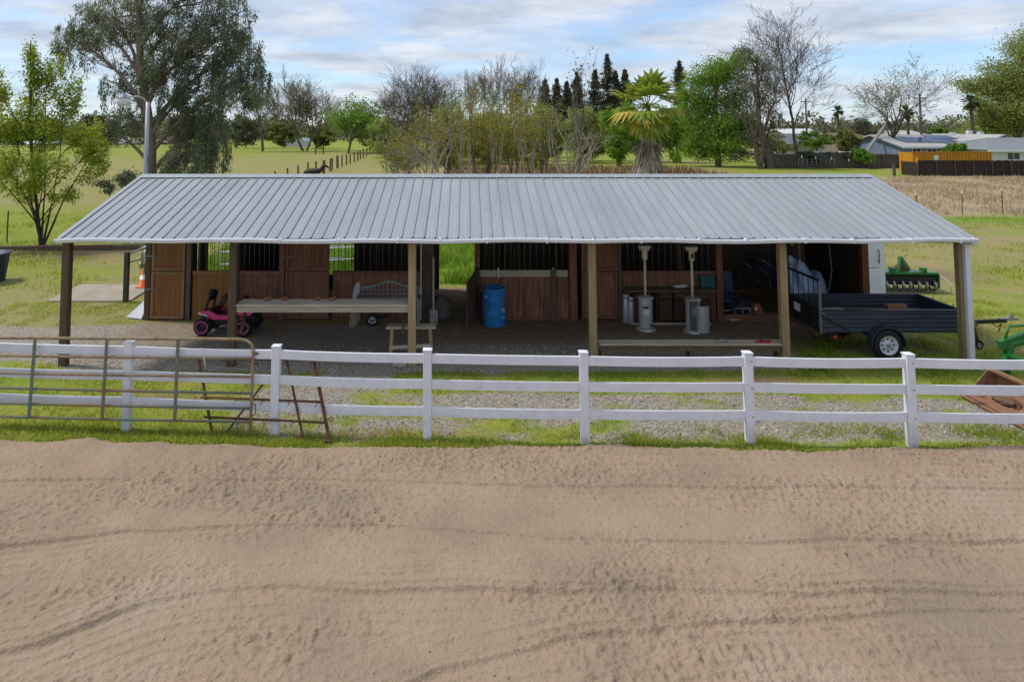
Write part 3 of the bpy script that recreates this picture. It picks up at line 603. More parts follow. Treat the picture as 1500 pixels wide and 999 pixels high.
r0 = gp(311, 637); r1 = gp(484, 648); dn2 = (r1 - r0).normalized(); n2 = dn2.cross(Vector((0, .30, 1)).normalized()).normalized()
rack = thing('spiked_frame', 'brown rusty iron frame with short spikes propped against the fence', 'metal frame', r1)
K = lambda x, y: onplane(x, y, r1 + Vector((0, -.02, 0)), n2)
for p, q, w in (((291, 524), (311, 636), .04), ((413, 526), (326, 641), .03), ((420, 526), (445, 646), .034), ((458, 519), (483, 647), .05)):
    MB().bar(K(*p), K(*q), w, .02, (0, 1, 0)).build('upright', M['rust'], rack, True)
for (xa, ya), (xb, yb) in (((290, 524), (465, 527)), ((286, 551), (467, 557)), ((295, 581), (473, 588)), ((300, 610), (478, 618))):
    a, b = K(xa, ya), K(xb, yb); o = MB().tube([a - Vector((0, .02, 0)), b - Vector((0, .02, 0))], .019, 8).build('cross_bar', M['rust'], rack, True)
    for t in (.08, .3, .52, .74, .96):
        p = a + (b - a) * t - Vector((0, .02, 0)); MB().tube([p, p + Vector((-.035, -.05, -.07))], [.009, .004], 5).build('spike', M['rust'], o, True)
c = K(485, 613); MB().tube([c + Vector((.032 * math.cos(t), -.02, .032 * math.sin(t))) for t in np.linspace(0, 6.28, 14)], .007, 6).build('ring', M['rust'], rack, True)
MB().tube([K(459, 520), K(466, 521) + Vector((0, -.04, .0)), K(471, 519), K(475, 524), K(476, 530)], .011, 6).build('chain', M['rust'], rack, True)
MB().box(K(480, 648) + Vector((0, 0, .02)), (.10, .08, .04)).build('foot', M['rust'], rack, True)
tw = G(299, 514); MB().tube([tw + Vector((-.05, -.04, .02)), tw + Vector((-.02, -.05, .05)), tw + Vector((.05, -.05, .03)), tw + Vector((.02, -.05, -.02)), tw + Vector((.03, -.06, -.12)), tw + Vector((.05, -.06, -.24))], .008, 6)
tag(MB().tube([tw + Vector((-.05, -.04, .02)), tw + Vector((-.02, -.05, .05)), tw + Vector((.05, -.05, .03)), tw + Vector((.02, -.05, -.02)), tw + Vector((.03, -.06, -.12)), tw + Vector((.05, -.06, -.24))], .008, 6).build('rope', M['cloth']), 'frayed pale rope tying gate to white fence rail', 'rope')

# ------------------------------------------------------------------ THINGS UNDER THE ROOF
def wheel(parent, c, r, w, rim_r, mrim, axis='y', spokes=0, ring=None, face=-1):
    t = MB().lathe([(rim_r, -w / 2), (r * .93, -w / 2), (r, -w * .3), (r, w * .3), (r * .93, w / 2), (rim_r, w / 2)], 28, (0, 0, 0), axis, cap=False).build('wheel', M['rubber'], parent); t.location = c
    for k in range(22):
        a = 6.283 * k / 22; v = (r * math.cos(a), 0, r * math.sin(a)) if axis == 'y' else (0, r * math.cos(a), r * math.sin(a))
    MB().lathe([(0.001, face * w * .30), (rim_r * .35, face * w * .34), (rim_r * .42, face * w * .22), (rim_r * .85, face * w * .26), (rim_r * .98, face * w * .47), (rim_r * 1.02, face * w * .5)], 28, (0, 0, 0), axis, cap=False).build('rim', mrim, t)
    for k in range(spokes):
        a = 6.283 * k / spokes; x, z = rim_r * .64 * math.cos(a), rim_r * .64 * math.sin(a)
        MB().lathe([(rim_r * .10, face * w * .25), (rim_r * .10, face * w * .30)], 8, (x, 0, z), 'y').build('rim_hole', M['black'], t)
    if ring: MB().lathe([(ring * .84, face * w * .515), (ring * .84, face * w * .56), (ring, face * w * .56), (ring, face * w * .515)], 28, (0, 0, 0), axis, cap=False).build('rim_ring', M['pink'], t)
    if spokes: MB().lathe([(rim_r * .16, face * w * .3), (rim_r * .16, face * w * .52), (rim_r * .1, face * w * .58)], 12, (0, 0, 0), 'y').build('hub_cap', M['steel'], t)
    return t
def blobmesh(name, c, r, m, seed=1, amp=.3, n=18, parent=None, flat=True, fr=2.0):
    vs = []; 
    for i in range(n + 1):
        th = math.pi * i / n
        for j in range(2 * n):
            ph = math.pi * j / n; d = Vector((math.sin(th) * math.cos(ph), math.sin(th) * math.sin(ph), math.cos(th)))
            k = 1 + amp * (float(fbm(np.array([d.x * fr + 5 + d.z * 1.3]), np.array([d.y * fr + 3 - d.z * 1.7]), 4, seed)[0]) - .5) * 2
            z = d.z * r[2] * k; z = max(z, -r[2] * .75) if flat else z
            vs.append((c[0] + d.x * r[0] * k, c[1] + d.y * r[1] * k, c[2] + z))
    w = 2 * n; fs = [(i * w + j, i * w + (j + 1) % w, (i + 1) * w + (j + 1) % w, (i + 1) * w + j) for i in range(n) for j in range(w)]
    return MB().add(vs, fs, True).build(name, m, parent)
# pink ride-on buggy, nose to the left
bl = gp(322, 494); bug = thing('ride_on_buggy', 'pink and black toy ride-on buggy parked behind the dark post', 'toy car', (bl.x + .03, bl.y + .05, 0), R(-4)); bug.scale = (1.12, 1.0, 1.05)
for x in (-.43, .44):
    for y in (0, .62): wheel(bug, (x, y + .05, .19), .19, .15, .12, M['black'], ring=.135 if y == 0 else None, face=-1 if y == 0 else 1)
MB().prism([(-.52, .30), (-.50, .22), (.60, .22), (.66, .34), (.60, .44), (.2, .46), (.1, .40), (-.15, .40), (-.3, .44), (-.5, .42)], .12, .58).build('chassis', M['black'], bug, bevel=.015)
side = [(-.50, .52), (-.50, .46), (-.36, .44), (-.24, .34), (.18, .34), (.26, .44), (.56, .44), (.62, .50), (.55, .55), (.24, .54), (.16, .44), (-.14, .44), (-.30, .53)]
for y0, y1 in ((.06, .12), (.585, .64)): MB().prism(side, y0, y1).build('side_panel', M['pink'], bug, bevel=.012)
MB().prism([(-.54, .47), (-.30, .555), (-.28, .50), (-.52, .42)], .125, .58).build('hood', M['black'], bug, bevel=.02)
MB().prism([(-.56, .46), (-.36, .40), (-.36, .43), (-.55, .49)], .08, .118).build('headlight', M['reflect'], bug)
MB().prism([(.02, .46), (.30, .46), (.38, .78), (.32, .80), (.24, .56), (.02, .54)], .16, .54).build('seat', M['black'], bug, bevel=.02)
MB().prism([(.30, .55), (.64, .54), (.64, .50), (.30, .50)], .14, .56).build('rear_deck', M['pink'], bug, bevel=.012)
MB().tube([(-.42, .14, .52), (-.34, .15, .86), (-.30, .35, .93), (-.34, .55, .86), (-.42, .56, .52)], .022, 8).build('windshield_frame', M['black'], bug)
MB().box((-.37, .35, .78), (.05, .36, .16), (0, R(14), 0)).build('dash_panel', M['rubber'], bug, bevel=.01)
MB().box((-.35, .28, .90), (.09, .20, .10), (0, R(14), R(12))).build('roof_light', M['rubber'], bug, bevel=.015)
c = Vector((-.13, .35, .68)); MB().tube([c + Vector((.07 * math.sin(t) * .8, .15 * math.cos(t), .15 * math.sin(t))) for t in np.linspace(0, 6.283, 20)], .02, 8).build('steering_wheel', M['black'], bug)
MB().tube([(-.30, .35, .52), (-.13, .35, .68)], .02, 8).build('steering_column', M['black'], bug)
for x in (-.34, .36): MB().tube([(x, .07, .27), (x + .02, .10, .45)], .032, 10).build('shock_absorber', M['redp'], bug)

# plank counter between two posts, with four brown figures on it
xa, xb = pt(346, 447, YP + .1).x, pt(600, 447, YP - .0).x
pl = thing('plank_counter', 'long weathered plank counter fixed between two roof posts', 'counter', ((xa + xb) / 2, YP + .12, 0))
zt = pt(470, 441, YP + .25).z
for k, y in enumerate((YP - .06, YP + .105, YP + .27)): MB().b2((xa + .02 * k, y, zt - .04), (xb - .03 * k, y + .155, zt + .002 * k)).build('plank', M['plankx'], pl, True, bevel=.005)
MB().b2((xa + .05, YP - .045, zt - .16), (xb - .02, YP + .0, zt - .045)).build('apron_board', M['plankx'], pl, True, bevel=.005)
for x in (xa + .10, xb - .12): MB().b2((x - .04, YP + .02, zt - .16), (x + .04, YP + .40, zt - .045)).build('bracket', M['oldpost'], pl, True)
for x in (xa + .12, xb - .14): MB().bar((x, YP + .38, zt - .1), (x, YP + .06, zt - .62), .05, .05).build('knee_brace', M['oldpost'], pl, True)
for i, (px, rz) in enumerate(((393, .2), (417, -.3), (465, .1), (487, .35))):
    p = pt(px, 438, YP + .28); o = MB().prism([(-.06, 0), (-.045, 0), (-.035, .035), (.02, .035), (.03, 0), (.05, 0), (.055, .05), (.07, .08), (.045, .095), (.02, .065), (-.05, .07), (-.075, .045)], -.03, .03).build('rusty_fitting', M['terracotta'], bevel=.008)
    o.location = (p.x, YP + .26, zt + .006); o.rotation_euler = (0, 0, rz); tag(o, 'small rust-brown fitting standing on the long plank counter', 'fitting', 'rust-brown fittings on the plank counter')

# lattice garden bench behind the counter
b0 = gp(567, 478); gb = thing('garden_bench', 'weathered grey garden bench with arched lattice back behind the counter', 'bench', (b0.x, b0.y, 0))
def arch(t): return .84 + .15 * math.exp(-((t) / .36) ** 2)
ts = np.linspace(-.74, .74, 25)
MB().prism([(t, arch(t)) for t in ts] + [(t, arch(t) - .06) for t in ts[::-1]], .50, .54).build('top_rail', M['bench'], gb)
for k in range(14): t = -.68 + k * .1045; MB().b2((t - .012, .51, .44), (t + .012, .53, arch(t) - .05)).build('lattice_slat', M['bench'], gb)
for z in (.46, .56, .66, .76): MB().b2((-.72, .498, z - .012), (.72, .509, z + .012)).build('lattice_slat', M['bench'], gb)
for k in range(5): MB().b2((-.72, .04 + k * .09, .40), (.72, .115 + k * .09, .425)).build('seat_slat', M['bench'], gb, bevel=.004)
for s in (-1, 1):
    MB().b2((s * .76 - .03, .48, 0), (s * .76 + .03, .54, .86)).build('leg', M['bench'], gb); MB().b2((s * .76 - .03, .02, 0), (s * .76 + .03, .08, .62)).build('leg', M['bench'], gb)
    MB().b2((s * .76 - .045, -.02, .62), (s * .76 + .045, .54, .65)).build('armrest', M['bench'], gb, bevel=.008)
MB().b2((-.73, .05, .33), (.73, .075, .398)).build('front_apron', M['bench'], gb)
# leaning pale boards at the bench end
b1 = gp(522, 478); lb = thing('leaning_paddle', 'pale rounded board leaning on the bench end', 'board', (b1.x, b1.y - .06, 0))
ov = [(.075 * math.cos(t) + .05 * math.sin(t), .87 + .21 * math.sin(t)) for t in np.linspace(0, 6.283, 18)[:-1]]
MB().prism(ov, -.015, .015).build('blade', mat('pale_grey_board', (.52, .54, .54), (.42, .44, .44), 6, .7), lb, bevel=.005)
for dx in (-.05, .0, .05): MB().bar((dx - .10, 0, .0), (dx - .02, .0, .70), .025, .025, (0, 1, 0)).build('stick', M['plankx'], lb)
# black caster wheel and handle
b2 = gp(546, 476); kw = thing('wheeled_frame', 'small black wheeled frame with pale rim under the garden bench', 'wheeled frame', (b2.x, b2.y - .08, 0)); wheel(kw, (0, 0, .15), .15, .09, .10, M['steel'], spokes=6); MB().tube([(0, .04, .15), (.25, .12, .17), (.34, .14, .22)], .03, 8).build('axle_arm', M['black'], kw)
# small plank trestle
t0 = gp(602, 525); tr = thing('step_bench', 'small pale wooden trestle bench beside the roof post', 'bench', (t0.x, t0.y + .05, 0))
zt2 = .62
MB().b2((-.52, -.13, zt2), (.52, .13, zt2 + .045)).build('plank', M['plankx'], tr, bevel=.006)
for s in (-1, 1):
    for y in (-.1, .1): MB().bar((s * .43, y * 1.6, 0), (s * .40, y * .8, zt2), .06, .04, (0, 1, 0)).build('leg', M['tan'], tr)
MB().bar((-.42, -.135, .25), (.42, -.135, .29), .03, .07).build('stretcher', M['plankx'], tr)
# dark grey rounded bundle and pale box by the aisle
b3 = gp(640, 470); o = blobmesh('grey_bundle', (0, 0, .36), (.30, .24, .34), mat('dusty_grey_cover', (.15, .135, .115), (.24, .215, .18), 7, .85), 17, .3); o.location = (b3.x + .08, b3.y + .12, -.10); tag(o, 'dark grey rounded bundle on the floor by the aisle door', 'bundle')
bx_ = thing('pale_box', 'pale blue-grey box standing against the dark grey bundle', 'box', (b3.x - .06, b3.y - .24, 0)); MB().b2((-.10, -.08, 0), (.09, .08, .34)).build('carton', mat('blue_grey_box', (.50, .56, .62), (.40, .45, .50), 5, .6), bx_, bevel=.008)
MB().b2((-.07, -.084, .16), (.02, -.081, .19)).build('dark_mark', M['black'], bx_); MB().b2((-.03, -.084, .03), (.04, -.081, .09)).build('dark_mark', M['black'], bx_)

# blue barrel
b4 = gp(724.5, 480); br = thing('plastic_barrel', 'scuffed bright blue plastic barrel standing before the stall wall', 'barrel', (b4.x, b4.y + .28, 0))
MB().lathe([(.27, 0), (.285, .02), (.285, .26), (.291, .28), (.291, .30), (.285, .32), (.285, .58), (.291, .60), (.291, .62), (.285, .64), (.285, .86), (.29, .875), (.29, .90), (.272, .905), (.265, .88), (.001, .875)], 40).build('drum', M['blue'], br)
for a, r in ((R(30), .16), (R(200), .16)): MB().lathe([(.035, .87), (.035, .90), (.001, .90)], 14, (r * math.cos(a), r * math.sin(a), 0)).build('bung', M['blue'], br)
def patch(a0, a1, z0, z1, m, nm):
    n = 6; vs = [(.2925 * math.cos(a), .2925 * math.sin(a), z) for z in (z0, z1) for a in np.linspace(R(a0), R(a1), n)]
    MB().add(vs, [(k, k + 1, n + k + 1, n + k) for k in range(n - 1)]).build(nm, M[m], br)
patch(212, 250, .40, .53, 'bluewear', 'worn_label'); patch(212, 248, .12, .24, 'bluewear', 'worn_label'); patch(296, 330, .46, .72, 'bluewear', 'worn_label')
patch(215, 232, .70, .73, 'tag', 'scrawl'); patch(306, 332, .40, .425, 'tag', 'scrawl'); patch(312, 334, .36, .385, 'tag', 'scrawl'); patch(308, 330, .20, .225, 'tag', 'scrawl')

# patio heaters
def heater(px, py, label, door_open):
    p = gp(px, py); t = thing('patio_heater', label, 'heater', (p.x, p.y + .18, 0), 0, 'patio heaters without domes'); t.scale = (1, 1, .92)
    MB().lathe([(.23, 0), (.235, .03), (.20, .06), (.12, .075)], 32).build('base', M['heater'], t)
    n = 32; a0, a1 = (R(0), R(360)) if not door_open else (R(-60), R(225))
    vs = [(.165 * math.cos(a), .165 * math.sin(a), z) for z in (.075, .80) for a in np.linspace(a0, a1, n)]
    MB().add(vs, [(k, k + 1, n + k + 1, n + k) for k in range(n - 1)], True).build('tank_housing', M['heater'], t)
    MB().lathe([(.165, .80), (.20, .805), (.205, .83), (.12, .87), (.03, .885)], 32).build('housing_lid', M['heater'], t)
    MB().tube([(0, 0, .87), (0, 0, 1.83)], .03, 14).build('pole', M['cream'], t)
    MB().lathe([(.055, 1.80), (.065, 1.82), (.065, 2.02), (.058, 2.04)], 20).build('burner_neck', M['cream'], t)
    MB().lathe([(.06, 2.04), (.13, 2.05), (.13, 2.10), (.15, 2.105), (.15, 2.16), (.12, 2.17), (.001, 2.175)], 24).build('burner_head', M['cream'], t)
    if not door_open:
        MB().b2((-.10, -.172, .58), (.03, -.155, .63)).build('handle_slot', M['black'], t); MB().b2((-.09, -.172, .42), (.05, -.156, .54)).build('sticker', M['tag'], t); MB().b2((.06, -.175, .14), (.11, -.14, .18)).build('vent_slot', M['black'], t)
    else:
        for x in (-.02, .03): MB().tube([(x, -.12, .08), (x, -.12, .78)], .012, 8).build('inner_rod', M['steel'], t)
        vs = [(.19 + .15 * math.cos(a), -.14 + .13 * math.sin(a), z) for z in (.03, .70) for a in np.linspace(R(160), R(380), 16)]
        MB().add(vs, [(k, k + 1, 16 + k + 1, 16 + k) for k in range(15)], True).build('swung_door', M['heater'], t); MB().b2((-.03, -.062, 1.86), (.03, -.066, 2.0)).build('warning_sticker', M['black'], t)
    return t
heater(949, 486, 'closed steel patio heater without a dome, beside two spare cylinders', False); heater(1019, 489, 'steel patio heater with its tank door hanging open', True)
for i, px in enumerate((919, 927)):
    p = gp(px, 473 + i * 2); o = thing('metal_cylinder', ('taller' if i == 0 else 'shorter') + ' of two pale metal cylinders beside the patio heater', 'cylinder', (p.x, p.y + .1, 0))
    MB().lathe([(.085, 0), (.09, .02), (.09, .66 - .03 * i), (.075, .68 - .03 * i), (.001, .68 - .03 * i)], 20).build('shell', M['heater'], o)
    MB().lathe([(.094, .58 - .03 * i), (.094, .61 - .03 * i), (.09, .612 - .03 * i)], 20).build('collar', M['steel'], o)

# desk with drawers
d0 = gp(985, 477); dk = thing('work_desk', 'old brown wooden desk with drawers against the stall front', 'desk', (d0.x, d0.y + .05, 0)); DW = .98
dkm = wood('desk_wood', (.12, .062, .034), (.07, .036, .021), 'x'); topm = wood('desk_top', (.20, .165, .13), (.12, .098, .076), 'x')
MB().b2((-DW - .06, -.03, .80), (DW + .14, .72, .835)).build('desk_top', topm, dk, bevel=.006)
for x in (-DW + .1, -.35, .45, DW): MB().b2((x - .02, .02, .05), (x + .02, .66, .80)).build('side_panel', dkm, dk)
MB().b2((-DW, .60, .05), (DW, .62, .79)).build('back_panel', dkm, dk)
for x0, x1 in ((-.31, .02), (.06, .43), (.47, DW - .04)):
    for z0, z1 in ((.62, .785), (.10, .60)):
        dd = MB().b2((x0, .0, z0), (x1, .025, z1)).build('drawer', dkm, dk, bevel=.008); MB().b2(((x0 + x1) / 2 - .05, -.02, (z0 + z1) / 2), ((x0 + x1) / 2 + .05, -.001, (z0 + z1) / 2 + .015)).build('pull', M['bar'], dd)
MB().b2((-DW, .0, 0), (DW, .06, .05)).build('plinth', M['plankx'], dk)
tag(blobmesh('crumpled_rag', (d0.x + .33, d0.y + .38, .865), (.17, .10, .045), M['cloth'], 4, .7), 'crumpled white rag lying on the desk top', 'rag')
bn = thing('storage_bin', 'teal plastic storage bin on the desk end', 'bin', (d0.x + 1.0, d0.y + .45, .836))
for a, b in (((-.17, -.14), (.17, -.135)), ((-.17, .135), (.17, .14)), ((-.17, -.135), (-.165, .135)), ((.165, -.135), (.17, .135))): MB().b2((*a, 0), (*b, .30)).build('side', M['teal'], bn)
MB().b2((-.17, -.14, 0), (.17, .14, .006)).build('bottom', M['teal'], bn); MB().b2((-.185, -.155, .285), (.185, -.14, .31)).build('rim', M['teal'], bn)
# chairs
def chair(px, py, rz, label):
    p = gp(px, py); t = thing('patio_chair', label, 'chair', (p.x, p.y + .2, 0), rz)
    for s in (-1, 1):
        MB().tube([(s * .26, -.25, 0), (s * .26, -.25, .62), (s * .26, .18, .64)], .014, 8).build('leg', M['black'], t); MB().tube([(s * .26, .25, 0), (s * .26, .20, .45), (s * .25, .32, .98)], .014, 8).build('leg', M['black'], t)
    MB().b2((-.25, -.25, .41), (.25, .22, .45)).build('seat', M['barrow'], t, bevel=.012); MB().box((0, .265, .72), (.48, .03, .52), (R(-12), 0, 0)).build('backrest', M['barrow'], t, bevel=.012)
    MB().tube([(-.26, -.25, .2), (.26, -.25, .2)], .012, 8).build('stretcher', M['steel'], t)
chair(1057, 466, R(8), 'dark padded chair on metal legs beside the desk'); chair(1066, 458, R(-14), 'dark chair pushed behind the padded chair')
p = gp(1052, 466); tag(MB().b2((p.x - .12, p.y + .45, 0), (p.x + .12, p.y + .7, .26)).build('cardboard_box', mat('cardboard', (.36, .25, .16), (.3, .2, .13), 5, .9), bevel=.006), 'small tan cardboard box under the dark chair', 'box')
p = gp(1080, 458); o = blobmesh('dark_sack', (0, 0, .16), (.42, .3, .24), mat('dark_cloth', (.025, .03, .04), (.045, .05, .06), 4, .9), 7, .45); o.location = (p.x, p.y, 0); tag(o, 'dark cloth bundle heaped beside the grey block', 'bundle')
p = gp(1089, 463); cb = thing('cinder_block', 'pale grey hollow cinder block lying on the dirt floor', 'block', (p.x, p.y + .1, 0), R(-8))
for x in (-.185, 0, .185): MB().b2((x - .018, -.1, .0), (x + .018, .1, .2)).build('web', M['block'], cb)
for z in (.0, .168): MB().b2((-.167, -.1, z), (-.018, .1, z + .032)).build('shell', M['block'], cb); MB().b2((.018, -.1, z), (.167, .1, z + .032)).build('shell', M['block'], cb)
# straw pile and old boards inside the bay
n = 9000; cx, cy = gp(1140, 438)[:2]; th = RNG.uniform(0, 6.28, n); rr = np.sqrt(RNG.random(n)); X = cx + rr * np.cos(th) * 1.9; Y = cy - .3 + rr * np.sin(th) * 1.1; Z = .30 * np.exp(-(rr * 1.5) ** 2) + .02
a = RNG.uniform(0, 6.28, n); l = RNG.uniform(.05, .13, n); d = np.stack([np.cos(a) * l, np.sin(a) * l, RNG.uniform(-.03, .05, n)], -1); s = np.stack([-np.sin(a), np.cos(a), 0 * a], -1) * .005; P = np.stack([X, Y, Z], -1)
tag(link('straw_pile', fast_mesh('straw_pile', np.stack([P - d - s, P - d + s, P + d + s, P + d - s], 1), np.arange(n * 4).reshape(-1, 4)), M['straw']), 'loose tan straw spread over the open bay floor', 'straw', kind='stuff')
p, q = gp(1068, 470), gp(1125, 466); tag(MB().bar((p.x, p.y, .03), (q.x, q.y, .03), .14, .04).build('loose_board', M['plankx'], bevel=.005), 'pale loose board lying before the grey block', 'board')
# wheelbarrow standing tipped, seen against the dark bay
p = gp(1128, 436); wb = thing('wheelbarrow', 'dark blue wheelbarrow tipped up in the open bay', 'wheelbarrow', (p.x - .1, p.y, 0), R(20))
vs = []; 
for k, (x0, x1, y, z) in enumerate(((-.42, .40, .33, .98), (-.22, .25, .20, .62))): vs += [(x0, -y, z + .16 * (x0 < 0) * (1 - k)), (x1, -y * .8, z - .28), (x1, y * .8, z - .28), (x0, y, z + .16 * (x0 < 0) * (1 - k))]
MB().add(vs, [(0, 1, 5, 4), (1, 2, 6, 5), (2, 3, 7, 6), (3, 0, 4, 7), (4, 5, 6, 7)]).build('tray', M['barrow'], wb)
MB().tube([vs[0], vs[1], vs[2], vs[3], vs[0]], .016, 8).build('tray_rim', M['steel'], wb)
for s in (-1, 1): MB().tube([(-.5, s * .28, .95), (.15, s * .16, .50), (.45, s * .06, .25)], .018, 8).build('handle', M['tan'], wb); MB().tube([(-.1, s * .22, .62), (.0, s * .24, .0)], .014, 8).build('leg', M['steel'], wb)
wheel(wb, (.48, 0, .2), .2, .09, .11, M['steel'])
# blue tarp bundles on the hay
for i, (px, yt, rx, rz_, lab) in enumerate(((1168, 378, .34, .62, 'tall peaked bundle wrapped in blue and white tarp'), (1190, 398, .30, .46, 'lower rounded tarp bundle behind the trailer tailgate'))):
    p = pt(px, yt, 18.3 + .25 * i); rz_ = p.z / 1.75; o = blobmesh('tarp_bundle', (0, 0, 0), (rx, .3, rz_), M['tarp'], 21 + i, .5, 22, fr=2.6); o.location = (p.x, 18.3 + .25 * i, rz_ * .75); tag(o, lab, 'tarp')
p = pt(1245, 398, 19.0); x = wx(1262) - .05
tag(MB().tube([(x, 19.0, 1.75), (x - .02, 18.9, 1.3), (x - .10, 18.7, 1.0), (x - .3, 18.5, .55), (x - .42, 18.5, .35)], .012, 6).build('hanging_rope', M['cloth']), 'pale knotted rope hanging on the bay side wall', 'rope')
# plank bench low between posts, with two tools
xa, xb = pt(877, 500, YP).x, pt(1150, 503, YP).x; zt3 = pt(1000, 498, YP + .2).z
pb = thing('low_plank_bench', 'long low pale plank bench between two roof posts', 'bench', ((xa + xb) / 2, YP + .06, 0))
for k in range(2): MB().b2((xa - .01 * k, YP - .06 + k * .15, zt3 - .042), (xb + .015 * k, YP + .08 + k * .15, zt3 + .001 * k)).build('plank', M['plankx'], pb, True, bevel=.006)
MB().b2((xa, YP - .03, zt3 - .15), (xb, YP + .01, zt3 - .045)).build('apron_board', M['oldpost'], pb, True)
for x in (xa + .1, (xa + xb) / 2, xb - .1): MB().b2((x - .05, YP - .02, 0), (x + .05, YP + .22, zt3 - .152)).build('leg', M['oldpost'], pb, True)
x = pt(1056, 499, YP + .1).x; tl = thing('small_tool', 'small blue-grey object lying on the low plank bench', 'tool', (x, YP + .05, zt3 + .002)); MB().tube([(-.12, 0, .012), (0, .02, .03), (.12, 0, .012)], .014, 6).build('handle', M['steel'], tl); MB().box((0, .03, .03), (.09, .05, .04)).build('jaw', mat('blue_grip', (.2, .25, .33), (.16, .2, .28), 5, .5), tl, bevel=.01)
x = pt(1117, 500, YP + .1).x; tl = thing('strap_coil', 'small red and black coil lying on the low plank bench', 'strap', (x, YP + .04, zt3 + .002)); MB().tube([(.12 * math.cos(t) + .02 * math.cos(5 * t), .05 * math.sin(t), .015 + .012 * math.sin(3 * t)) for t in np.linspace(0, 6.283, 24)], .014, 6).build('strap', M['redp'], tl); MB().tube([(-.18, 0, .015), (-.05, .03, .03), (.06, -.02, .03), (.17, .02, .015)], .012, 6).build('lead', M['black'], tl)
# stones at a post foot
for i, px in enumerate((579, 586, 592)):
    p = gp(px, 538 + (i % 2)); o = blobmesh('stone', (0, 0, .03), (.075 - .01 * i, .06, .045), M['stone'], 30 + i, .4, 8); o.location = (p.x, p.y, .01); tag(o, 'pale fist-sized stone at the foot of a tan roof post', 'stone', 'stones by the tan post')

def skinned(name, verts, edges, radii, m, parent, sub=2):
    me = bpy.data.meshes.new(name); me.from_pydata(verts, edges, []); o = link(name, me, m, parent)
    sk = o.modifiers.new('skin', 'SKIN'); sk.use_smooth_shade = True
    for v, r in zip(me.skin_vertices[0].data, radii): v.radius = r if isinstance(r, tuple) else (r, r)
    me.skin_vertices[0].data[0].use_root = True
    u = o.modifiers.new('sub', 'SUBSURF'); u.levels = sub; u.render_levels = sub; return o
p = gp(1110, 463); ob_ = thing('orange_bundle', 'small orange-brown bundle with a pale patch beside the grey block', 'bundle', (p.x, p.y + .1, 0))
blobmesh('lump', (0, 0, .17), (.15, .12, .15), mat('orange_brown_cloth', (.42, .14, .035), (.24, .08, .025), 10, .85), 51, .45, 14, ob_); blobmesh('base_lump', (.02, -.02, .05), (.16, .11, .07), mat('dull_tan_cloth', (.34, .22, .12), (.26, .15, .08), 10, .85), 52, .4, 12, ob_)
blobmesh('pale_patch', (-.05, -.125, .19), (.04, .03, .06), M['cloth'], 53, .3, 8, ob_)

# ------------------------------------------------------------------ TRAILER (tailgate at local x=0, tongue towards +x)
tY = 14.78; tx0 = pt(1205, 475, tY).x; L_, W_ = 2.98, 1.42
tr = thing('utility_trailer', 'black single-axle utility trailer with ramp tailgate parked under the roof end', 'trailer', (tx0, tY, 0))
ZB, ZS = .53, .95
bed = MB().b2((0.02, .04, ZB - .02), (L_ - .035, W_ - .03, ZB + .12)).build('bed_frame', M['navy'], tr)
for k in range(8): MB().b2((.03, .045 + k * .165, ZB + .122), (L_ - .04, .045 + k * .165 + .161, ZB + .15)).build('deck_plank', wood('deck_plank_wood', (.23, .18, .13), (.14, .11, .08), 'x'), bed)
def ribbed(n, h): return [(0 if k % 2 else .012, ZB - .02 + h * k / n) for k in range(n + 1)]
for y, nm in ((0, 'near_side'), (W_, 'far_side')):
    pr = []
    for k in range(5):
        z0 = ZB - .03 + (ZS - ZB + .03) * k / 5; z1 = z0 + (ZS - ZB + .03) / 5; pr += [(y, z0 + .004), (y - .012, z0 + .02), (y - .012, z1 - .02), (y, z1 - .004)]
    pr2 = [(a + .03, b) for a, b in pr[::-1]]
    MB().prism([(a, b) for a, b in pr + pr2], 0.0, L_, 'x').build('side_wall', M['navy'], tr)
    MB().b2((-.005, y - .022, ZS), (L_ + .005, y + .034, ZS + .03)).build('side_cap', M['navy'], tr, bevel=.006)
MB().b2((L_ - .03, .035, ZB - .03), (L_, W_ - .015, ZS)).build('front_wall', M['navy'], tr); MB().b2((L_ - .045, .035, ZS + .001), (L_ + .012, W_ - .015, ZS + .03)).build('front_cap', M['navy'], tr, bevel=.006)
for x, y in ((L_ - .02, .25), (L_ - .02, .9)): MB().tube([(x, y, ZS + .03), (x, y, ZS + .08)], .012, 6).build('tie_hook', M['black'], tr)
# tailgate: solid lower half, mesh and frame above
tg = MB().b2((-.06, 0.03, .50), (-.025, W_ - .02, .98)).build('tailgate', M['black'], tr)
zt = 1.60
MB().b2((-.07, -.02, .48), (-.015, .03, zt)).build('tailgate_post', M['bar'], tg); MB().b2((-.07, W_ - .03, .48), (-.015, W_ + .02, zt)).build('tailgate_post', M['black'], tg)
MB().b2((-.065, .03, zt - .04), (-.02, W_ - .03, zt)).build('tailgate_bar', M['black'], tg)
for k in range(1, 6): y = W_ * k / 6; MB().tube([(-.042, y, .98), (-.042, y, zt - .03)], .010, 6).build('tailgate_rod', M['black'], tg)
MB().box((-.068, .98, .80), (.008, .28, .17)).build('number_plate', M['tag'], tg)
MB().bar((-.10, .05, .46), (-.10, W_ - .05, .46), .05, .05).build('hinge_tube', M['rust'], tg)
MB().bar((-.02, -.03, .86), (.55, -.03, .55), .02, .03).build('tailgate_strut', M['black'], tr); MB().tube([(-.06, -.04, .93), (.02, -.05, .90), (.03, -.04, .86)], .012, 6).build('latch_pin', M['steel'], tr)
tl = MB().b2((.13, -.045, .37), (.27, .02, .48)).build('light_bracket', M['black'], tr); MB().lathe([(.001, -.075), (.042, -.07), (.046, -.046)], 16, (.23, 0, .425), 'y').build('tail_light', M['redp'], tl)
